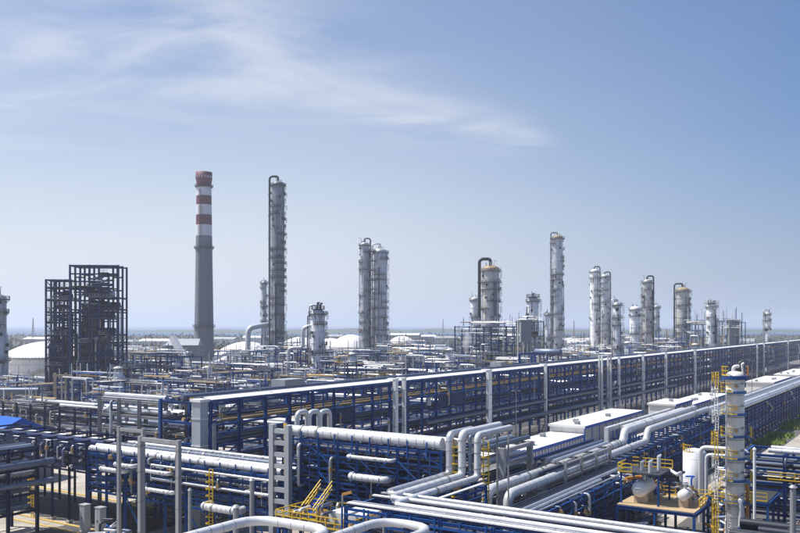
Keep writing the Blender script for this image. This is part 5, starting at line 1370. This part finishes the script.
# ------------------------------------------------------------------ process units between the columns
def unit(label, px, d, w, dep, h, floors, seed, steel='steel_blue', nx=4, ny=2, name='process_unit', rz=None):
    rn = random.Random(seed); t = thing(name, label, 'process unit', at(px, d), ROT_U - H90 if rz is None else rz, 'process units')
    nx = max(nx, round(w / 4.5))
    xs = [-w / 2 + w * i / (nx - 1) for i in range(nx)]; ys = [-dep / 2 + dep * j / (ny - 1) for j in range(ny)]
    cs = .42
    fh = h / floors
    top = {}
    for x in xs:
        for y in ys:
            hh = h if rn.random() < .7 else h - fh * rn.choice([.4, 1.0]); top[(x, y)] = hh
            beam_z(t, 'column', steel, cs, x, y, 0, hh)
    for k in range(1, floors + 1):
        z = fh * k - .2
        for y in ys: beam_x(t, 'beam', steel, cs * .8, -w / 2 + .05, y, z - .2, w - .1)
        for x in xs: beam_y(t, 'beam', steel, cs * .75, x, -dep / 2 + .05, z - .23, dep - .1)
        for y in (ys[0], ):
            beam_x(t, 'beam', steel, cs * .45, -w / 2 + .05, y, z - fh * .5, w - .1)
        i0 = rn.randrange(nx - 1); i1 = rn.randrange(i0 + 1, nx)
        mm = MB(); mm.box(xs[i0], xs[i1], -dep / 2 - .9, dep / 2 * rn.choice([-.5, .3, 1]), z + .02, z + .14); dk = part(t, 'deck', mm.mesh('deck', rn.choice(['grating', 'grating', 'concrete', 'deck_tan'])))
        part(dk, 'railing', railing_mesh([(xs[i0], -dep / 2 - .85, z + .14), (xs[i1], -dep / 2 - .85, z + .14)], rn.choice(['steel_grey', 'yellow', steel, 'steel_grey']), 1.15, t=.08))
    mats = ['white_clad', 'aluminium', 'pipe_grey', 'pipe_tan', 'white_clad', 'pipe_grey', 'aluminium', steel, 'white_clad', steel]
    for k in range(floors + 1):
        z = fh * k; room = fh - .9 if k < floors else 2.6
        for q in range(rn.randint(1, 3) if k < floors else rn.randint(0, 1)):
            r = round(min(rn.uniform(.4, 1.0), room * .4), 1); x, y = rn.uniform(-w * .42, w * .42), rn.uniform(-dep * .4, dep * .3)
            mt = rn.choice(['white_clad', 'aluminium', 'aluminium', 'pipe_grey', 'pipe_dark', 'panel_grey'])
            if rn.random() < .5: part(t, 'vessel', drum_mesh(r, rn.choice([2, 3, 4]), mt, 14), (x, y, z + .14 + r), (0, 0, rn.choice([0, H90])))
            else:
                hh = rn.uniform(1.2, max(1.5, room)); part(t, 'vessel', cached(('vv', mt), lambda: MB().lathe([(1, 0), (1, .82), (.8, .92), (.4, .98), (.05, 1)], 14).mesh('vessel', mt)), (x, y, z + .14), (0, 0, 0), (r * .8, r * .8, hh))
        for q in range(rn.randint(6, 9) + int(w / 5)):
            r = rn.uniform(.08, .26); y = rn.uniform(-dep * .55, dep * .4); L = rn.uniform(w * .15, w * .7); x0 = rn.uniform(-w * .5, w * .5 - L); zz = z + rn.uniform(.3, max(.8, room))
            pipe_x(t, 'pipe', rn.choice(mats), r, x0, y, zz, L)
        for q in range(rn.randint(4, 7) + int(w / 4)):
            r = rn.uniform(.07, .22); pipe_z(t, 'pipe', rn.choice(mats), r, rn.uniform(-w * .5, w * .5), rn.uniform(-dep * .55, dep * .3), z, rn.uniform(.6, 1.25) * fh)
        for q in range(2):
            pipe_y(t, 'pipe', rn.choice(mats), rn.uniform(.1, .22), rn.uniform(-w * .5, w * .5), -dep * .55, z + rn.uniform(.3, max(.8, room)), dep * rn.uniform(.3, .9))
    for q in range(4):
        i = rn.randrange(nx - 1); k = rn.randrange(floors)
        beam_pq(t, 'brace', steel, .18, (xs[i], ys[0], fh * k + .1), (xs[i + 1], ys[0], fh * (k + 1) - .6))
    for q in range(2):
        run_pipe(t, 'loop_pipe', rn.choice(['white_clad', 'aluminium', 'pipe_grey']), (lambda xa, xb, zz: [(xa, ys[0] - .6, .2), (xa, ys[0] - .6, zz), (xb, ys[0] - .6, zz), (xb, ys[0] - .6, h * .3)])(rn.uniform(-w * .45, 0), rn.uniform(.5, w * .45), h * rn.uniform(.6, 1.08)), rn.uniform(.2, .4), n=8)
    return t
UL = [
 ('big blue steel structure in front of the tan domed column', 491, 385, 30, 14, zat(326, 385), 7, 'steel_blue', 9),
 ('grey blue block structure at the foot of the short white column', 530, 372, 9, 9, zat(321, 372), 5, 'steel_grey', 3),
 ('blue structure between the beige column and the white column, far right', 697, 500, 14, 10, zat(324, 500), 4, 'steel_blue_pale', 4),
 ('blue structure with brown block right of the white column, far right', 729, 490, 16, 10, zat(322, 490), 4, 'steel_blue_pale', 4),
 ('low unit with white vessels near the sea at far right', 750, 600, 16, 8, 15, 3, 'steel_blue_pale', 4),
 ('blue unit at the foot of the beige column at far right', 672, 470, 16, 10, 20, 3, 'steel_blue', 4),
 ('unit with white pipes at the foot of the brownish column', 643, 455, 18, 10, 18, 3, 'steel_blue_pale', 4),
 ('low unit with white drums below the slim pair', 600, 500, 22, 10, 16, 3, 'steel_blue', 4),
 ('unit with horizontal white vessels at the foot of the lone slender column', 565, 430, 24, 10, 15, 3, 'steel_blue', 4),
 ('small unit right of the grey blue block', 550, 350, 13, 8, 14, 3, 'steel_blue', 4),
 ('unit behind the long rack below the slim pair', 590, 390, 18, 9, 15, 3, 'steel_blue', 4),
 ('white piped low unit left of the big blue structure', 436, 430, 26, 10, 17, 3, 'steel_blue_pale', 4),
 ('low pale unit at the foot of the tall pair', 392, 470, 22, 10, 19, 3, 'steel_blue_pale', 4),
 ('blue unit in front of the tall pair', 362, 420, 24, 10, 16, 3, 'steel_blue', 4),
 ('blue unit right of the stout white column', 337, 345, 14, 8, 15, 3, 'steel_blue', 4),
 ('bright blue unit left of the stout white column', 295, 365, 14, 9, 20, 4, 'steel_blue', 4),
 ('unit at the foot of the tallest column', 268, 430, 22, 10, 17, 3, 'steel_blue_pale', 4),
 ('grey unit between the chimney and the tallest column', 240, 430, 18, 10, 15, 3, 'steel_grey', 4),
 ('low unit with white vessels before the broad tank', 222, 370, 16, 9, 12, 2, 'steel_blue', 4),
 ('dark blue unit right of the dark steel tower', 140, 330, 20, 10, zat(352, 330), 4, 'steel_blue', 4),
 ('blue unit below the chimney', 176, 330, 18, 10, 18, 4, 'steel_blue', 4),
 ('grey blue unit before the chimney foot', 160, 265, 20, 9, 12, 3, 'steel_blue', 4),
 ('unit with tan lines left of the chimney foot', 196, 290, 16, 9, 13, 3, 'steel_blue', 4),
 ('unit at the foot of the dark steel tower', 92, 262, 22, 9, 13, 3, 'steel_blue', 4),
 ('low unit beside the great domed tank', 25, 290, 22, 9, 10, 2, 'steel_blue', 4),
 ('low unit with white pipes behind the blue roofed hall', 40, 222, 20, 9, 9, 2, 'steel_grey', 4),
 ('low unit right of the blue roofed hall', 122, 205, 16, 8, 9, 2, 'steel_blue', 4),
 ('unit with white drums behind the left end of the long rack', 250, 240, 18, 9, 12, 3, 'steel_blue', 4),
 ('unit with tan lines behind the long rack left of centre', 330, 262, 20, 9, 12, 3, 'steel_blue', 4),
 ('unit behind the long rack below the tall pair', 380, 330, 20, 9, 13, 3, 'steel_blue', 4),
 ('unit behind the long rack below the big blue structure', 440, 330, 18, 9, 14, 3, 'steel_blue', 4),
 ('low unit before the white domed tank', 300, 300, 16, 8, 12, 3, 'steel_blue', 4),
 ('low unit in the gap between the rack end and the grey frame', 175, 165, 14, 8, 9, 2, 'steel_blue', 4),
 ('low unit with drums behind the trussed rack', 290, 150, 12, 6, 7, 2, 'steel_blue', 3),
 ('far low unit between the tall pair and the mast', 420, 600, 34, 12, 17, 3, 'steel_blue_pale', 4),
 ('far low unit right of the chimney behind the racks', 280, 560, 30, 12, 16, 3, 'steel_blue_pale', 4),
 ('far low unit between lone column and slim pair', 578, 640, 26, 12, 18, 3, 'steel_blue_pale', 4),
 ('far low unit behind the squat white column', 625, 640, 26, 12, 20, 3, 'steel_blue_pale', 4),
]
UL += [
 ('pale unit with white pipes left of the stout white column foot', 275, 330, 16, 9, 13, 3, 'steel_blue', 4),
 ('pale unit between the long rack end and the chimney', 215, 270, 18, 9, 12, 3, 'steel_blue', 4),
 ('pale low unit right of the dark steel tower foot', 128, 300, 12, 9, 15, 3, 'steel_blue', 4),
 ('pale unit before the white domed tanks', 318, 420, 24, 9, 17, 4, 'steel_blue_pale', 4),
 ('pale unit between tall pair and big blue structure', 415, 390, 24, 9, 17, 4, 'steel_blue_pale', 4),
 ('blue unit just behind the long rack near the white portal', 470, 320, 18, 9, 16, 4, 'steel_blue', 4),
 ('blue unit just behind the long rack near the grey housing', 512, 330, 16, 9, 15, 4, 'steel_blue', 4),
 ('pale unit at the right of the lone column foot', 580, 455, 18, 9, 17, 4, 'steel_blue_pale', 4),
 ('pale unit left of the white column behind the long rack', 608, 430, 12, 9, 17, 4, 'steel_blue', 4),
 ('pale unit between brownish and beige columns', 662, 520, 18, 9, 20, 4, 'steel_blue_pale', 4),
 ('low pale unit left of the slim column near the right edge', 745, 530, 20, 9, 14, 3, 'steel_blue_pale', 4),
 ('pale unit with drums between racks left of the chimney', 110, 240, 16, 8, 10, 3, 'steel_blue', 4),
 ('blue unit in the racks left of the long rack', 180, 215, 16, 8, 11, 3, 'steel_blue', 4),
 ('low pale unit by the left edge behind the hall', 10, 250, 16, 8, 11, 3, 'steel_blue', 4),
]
def upright(label, px, d, r, h, mat='clad_white'):
    t = thing('upright_vessel', label, 'vessel', at(px, d), 0, 'upright vessels')
    m = MB(); m.lathe([(r * .95, 0), (r * .95, 1.5), (r, 1.6), (r, h * .5), (r, h - r * .5), (r * .85, h - r * .2), (r * .5, h - .05), (.1, h)], 20); part(t, 'shell', m.mesh('shell', mat))
    p = part(t, 'platform', ring_sector(r + .02, r + 1.0, 0, 3.6, .2, 'grating'), (0, 0, h - r * .6), (0, 0, 2.6)); part(p, 'railing', ring_rail(r + .95, 3.6, 'yellow' if int(px) % 2 else 'steel_grey', .09), (0, 0, .2))
    part(t, 'ladder', ladder_mesh(h - 1, 'steel_grey'), (-(r + .7), -.6, .2), (0, 0, -H90)); part(t, 'outlet_pipe', ucyl('aluminium', 8), (r + .3, -.3, 0), (0, -H90, 0), (h * .8, .2, .2))
for lb, px, d, r, h in (('white upright vessel right of the dark steel tower', 118, 285, 1.6, 16), ('white upright vessel before the chimney', 207, 350, 2.0, 13), ('white upright vessel below the tallest column', 290, 400, 2.2, 15), ('white upright vessel left of the tall pair foot', 352, 400, 2.0, 17), ('white upright vessel right of the tall pair foot', 403, 440, 2.4, 18),
  ('white upright vessel left of the big blue structure', 450, 400, 2.0, 19), ('white upright vessel behind the long rack below the slim pair', 583, 420, 1.8, 18), ('pair mate white vessel below the slim pair', 588, 424, 1.6, 16), ('white upright vessel left of the brownish column foot', 628, 470, 2.2, 21), ('white upright vessel right of the beige column', 695, 460, 1.8, 20), ('stubby white vessel between the racks at left', 155, 235, 2.2, 9), ('stubby white vessel behind the long rack end', 232, 215, 1.8, 10), ('stubby white vessel left of the tan frame', 38, 262, 2.2, 11)): upright(lb, px, d, r, h)
for k, (lb, px, d, w, dep, h, fl, st, nx) in enumerate(UL): unit(lb, px, d, w, dep, h, fl, 200 + k, st, nx)

# boiler house, ducts and conveyors near the chimney
t = thing('boiler_house', 'grey boiler house with pitched roof left of the chimney foot', 'building', at(183, 480), .1)
h1 = zat(345, 480)
mm = MB(); mm.box(-9, 9, -7, 7, 0, h1); part(t, 'wall', mm.mesh('wall', 'wall_grey'))
mm = MB(); mm.quad([(-9.6, -7.6, h1 + .02), (9.6, -7.6, h1 + .02), (9.6, 0, h1 + 3.6), (-6, 0, h1 + 3.6)]); mm.quad([(9.6, 7.6, h1 + .02), (-9.6, 7.6, h1 + .02), (-6, 0, h1 + 3.6), (9.6, 0, h1 + 3.6)]); mm.quad([(-9.6, 7.6, h1 + .02), (-9.6, -7.6, h1 + .02), (-6, 0, h1 + 3.6)]); mm.quad([(9.6, -7.6, h1 + .02), (9.6, 7.6, h1 + .02), (9.6, 0, h1 + 3.6)])
part(t, 'roof', mm.mesh('roof', 'panel_grey'))
for x in (-6, -2, 2, 6):
    for z in (8, 13): part(t, 'window', unit_box('dark_equipment'), (x - .9, -7.05, z), (0, 0, 0), (1.8, .2, 1.6))
t = thing('flue_duct', 'long dark flue duct lying in front of the chimney', 'duct', at(190, 400), -.12)
run_pipe(t, 'pipe', 'pipe_dark', [(-4, 0, 10.0), (20, 0, 8.6), (20, 0, 1)], 1.9, 3.0, 18)
for x in (-2, 5, 12, 18): part(t, 'support', unit_box('steel_navy'), (x, 0, 0), (0, -H90, 0), (7.6, .7, .7))
t = thing('white_flue', 'bent white duct rising to the slim column by the tallest one', 'duct', at(248, 470))
run_pipe(t, 'pipe', 'white_clad', [(0, 0, 0), (0, 0, zat(328, 470)), (8.5, 6, zat(325, 470)), (9, 30, zat(325, 470))], 1.5, 3.4, 18)
t = thing('white_flue', 'bent white pipe at the left shoulder of the stout white column', 'duct', at(303, 352))
run_pipe(t, 'pipe', 'aluminium', [(-6, 0, 0), (-6, 0, zat(348, 352)), (0, 0, zat(348, 352)), (0, 0, zat(328, 352)), (3.6, 0, zat(325.5, 352))], .8, 1.8, 14)
t = thing('fat_pipe', 'long fat dark pipe lying across the far left behind the blue roof', 'pipe', at(-8, 238), .05)
run_pipe(t, 'pipe', 'pipe_grey', [(-10, 0, 11.2), (13, 0, 11.2)], 1.1, 1.0, 16)
for x in (-8, -1, 6, 12): part(t, 'support', unit_box('steel_navy'), (x, 0, 0), (0, -H90, 0), (10.2, .5, .5))
t = thing('sloped_gallery', 'white sloping gallery running down left of the chimney', 'conveyor', at(182, 345), 0)
mm = MB(); mm.bar((-4, 0, 25), (7, -6, 9), 2.2, 2.2); part(t, 'gallery', mm.mesh('gallery', 'white_paint'))
for f in (.2, .5, .8):
    q = Vector((-4, 0, 25)).lerp(Vector((7, -6, 9)), f)
    for s in (-.8, .8): part(t, 'trestle', unit_box('steel_blue'), (q.x + s, q.y, 0), (0, -H90, 0), (q.z - 1.0, .4, .4))
t = thing('white_duct', 'long white box duct on blue legs between dark tower and chimney', 'duct', at(151, 350), .0)
run_pipe(t, 'pipe', 'white_clad', [(-12, 0, zat(351, 350)), (12, 0, zat(351, 350))], 1.0, 1, 14)
for x in (-11, -4, 4, 11): part(t, 'support', unit_box('steel_blue'), (x, 0, 0), (0, -H90, 0), (zat(351, 350) - .9, .5, .5))
t = thing('concrete_block', 'grey block on the blue structure by the white column, far right', 'block', at(733, 486, 0)); mm = MB(); mm.box(-3, 3, -2, 2, 0, zat(321, 486)).box(-3.4, 3.4, -2.4, 2.4, zat(321, 486) + .01, zat(321, 486) + .4); part(t, 'shaft', mm.mesh('shaft', 'wall_grey'))
t = thing('concrete_block', 'grey panelled housing on legs at the foot of the short white column', 'block', at(525.5, 366, 0))
for x in (-1.9, 1.9):
    for y in (-1.7, 1.7): part(t, 'leg', unit_box('steel_grey'), (x, y, 0), (0, -H90, 0), (zat(342, 366), .4, .4))
for k in range(6): part(t, 'panel', unit_box('wall_grey'), (-2.3 + .77 * k + .03, -2.0 + .04 * (k % 2), (zat(321, 366) + zat(342, 366)) / 2), (0, 0, 0), (.71, .2, zat(321, 366) - zat(342, 366)))
mm = MB(); mm.box(-2.3, 2.3, -1.85, 2, zat(342, 366), zat(321, 366)).box(-2.6, 2.6, -2.3, 2.3, zat(321, 366) + .01, zat(321, 366) + .4); part(t, 'housing', mm.mesh('housing', 'wall_grey'))
t = thing('tanker_vessel', 'long pale horizontal vessel behind the long rack right of the grey block', 'vessel', at(548, 345), ROT_U - H90)
part(t, 'shell', drum_mesh(1.4, 11, 'pipe_grey', 24), (0, 0, zat(352, 345)))
for x in (-4, 4): part(t, 'support', unit_box('concrete'), (x - .5, 0, (zat(352, 345) - 1.1) / 2), (0, 0, 0), (1, 2.2, zat(352, 345) - 1.1))
# lamp masts
def lamp(label, px, d, h):
    t = thing('lamp_mast', label, 'lamp mast', at(px, d), 0, 'lamp masts')
    mm = MB(); mm.tube([(0, 0, 0), (0, 0, h)], [.16, .08], 8); part(t, 'pole', mm.mesh('pole', 'steel_grey'))
    mm = MB(); mm.bar((-.9, 0, h), (.9, 0, h), .1); part(t, 'arm', mm.mesh('arm', 'steel_grey'))
    for s in (-.8, .8): mm = MB(); mm.box(s - .3, s + .3, -.2, .2, h - .16, h - .05); part(t, 'lamp_head', mm.mesh('lamp_head', 'panel_grey'))
for lb, px, d, h in (('thin lamp mast between dark steel tower and chimney', 152, 345, zat(335, 345)), ('thin lamp mast over the left end of the long rack', 216, 190, 19), ('thin lamp mast right of the stout white column', 345, 300, 20), ('thin lamp mast left of the big blue structure', 458, 270, zat(366, 270) + 2), ('thin lamp mast behind the low white panelled shed', 516, 205, 14), ('thin lamp mast near the far right sheds', 752, 330, 16)): lamp(lb, px, d, h)

# ------------------------------------------------------------------ far shore: sheds, trees
rn = random.Random(77)
for k in range(16):
    px = (-20, 40, 130, 160, 225, 262, 330, 405, 425, 447, 520, 575, 598, 630, 668, 740)[k]; d = rn.uniform(900, 1500); w = rn.uniform(25, 60); h = rn.uniform(6, 13)
    t = thing('far_shed', ('low far shed on the hazy shore, seen ' + ('at the left edge', 'behind the great tank', 'right of the dark steel tower', 'left of the chimney', 'right of the chimney', 'left of the tallest column', 'behind the stout white column', 'right of the tall pair', 'left of the far mast', 'left of the big blue structure', 'left of the grey block', 'right of the lone column', 'behind the slim pair', 'behind the squat column', 'left of the beige column', 'right of the far white column')[k]), 'shed', at(px, d), rn.uniform(-.6, .6), 'far sheds')
    mm = MB(); mm.box(-w / 2, w / 2, -9, 9, 0, h); part(t, 'wall', mm.mesh('wall', rn.choice(['white_paint', 'wall_grey', 'concrete'])))
    mm = MB(); mm.quad([(-w / 2 - 1, -10, h), (w / 2 + 1, -10, h), (w / 2 + 1, 0, h + 3), (-w / 2 - 1, 0, h + 3)]); mm.quad([(w / 2 + 1, 10, h), (-w / 2 - 1, 10, h), (-w / 2 - 1, 0, h + 3), (w / 2 + 1, 0, h + 3)]); part(t, 'roof', mm.mesh('roof', rn.choice(['panel_grey', 'panel_grey', 'roof_white'])))
m = MB()
for k in range(22000):
    x = rn.uniform(-1500, 1900); y = rn.choice([860, 930, 1000, 1100, 1250, 1400, 1600, 1800, 2000, 2150]) + rn.gauss(0, 35) + 40 * math.sin(x * .01)
    if rn.random() < .35 + .35 * math.sin(x * .004 + y): continue
    z = abs(rn.gauss(0, 3.2)) + .3; s_ = rn.uniform(1.2, 3.0); a = rn.uniform(0, 6.28); tl = rn.uniform(-.6, .6)
    c, s2 = math.cos(a) * s_, math.sin(a) * s_
    m.quad([(x - c, y - s2, z - s_ * .6), (x + c, y + s2, z - s_ * .6 + tl), (x + c * .6 + tl, y + s2 * .6, z + s_ * .9), (x - c * .6, y - s2 * .6 + tl, z + s_)])
o = structure('tree_belt', m.mesh('tree_belt', 'tree_green'), kind='stuff'); o['label'] = 'dark belts of trees on the far hazy shore'; o['category'] = 'trees'

# ------------------------------------------------------------------ steam puff
sm = bpy.data.materials.new('steam'); sm.use_nodes = True
sn = sm.node_tree.nodes; sl = sm.node_tree.links; sn.clear()
so = sn.new('ShaderNodeOutputMaterial'); sv = sn.new('ShaderNodeVolumePrincipled')
sv.inputs['Color'].default_value = (1, 1, 1, 1); sv.inputs['Density'].default_value = 0.22; sv.inputs['Anisotropy'].default_value = 0.2
sl.new(sv.outputs[0], so.inputs['Volume']); MATS['steam'] = sm
m = MB(); pr = []
rn = random.Random(9)
for k in range(15):
    f = k / 14; pr.append((.15 + 2.3 * math.sin(math.pi * min(1, f * .8 + .05)) * (1 - .35 * f) * (1 + .25 * math.sin(k * 2.1)), 9.5 * f))
m.lathe(pr, 20)
m.v = [(x + .16 * z + .3 * math.sin(z * 1.3 + y), y + .3 * math.cos(z * 1.7 + x), z) for x, y, z in m.v]
single('steam_plume', 'small white puff of steam left of the tan domed column', 'steam', m.mesh('steam_plume', 'steam'), at(465.5, 372, 18.0))
post('thin steam vent pipe under the white puff of steam', 466, 372, 17.7, .3, 'aluminium', cat='vent pipe', name='vent_pipe')

# ------------------------------------------------------------------ the hazy air
hz = bpy.data.materials.new('haze'); hz.use_nodes = True
hn = hz.node_tree.nodes; hl = hz.node_tree.links; hn.clear()
ho = hn.new('ShaderNodeOutputMaterial'); pv = hn.new('ShaderNodeVolumePrincipled')
pv.inputs['Color'].default_value = (0.88, 0.92, 1.0, 1); pv.inputs['Density'].default_value = 0.00018; pv.inputs['Anisotropy'].default_value = 0.25
hl.new(pv.outputs[0], ho.inputs['Volume'])
MATS['haze'] = hz
m = MB(); m.box(-26500, 26500, -450, 30500, -3.5, 160); structure('haze', m.mesh('haze', 'haze'), kind='stuff')
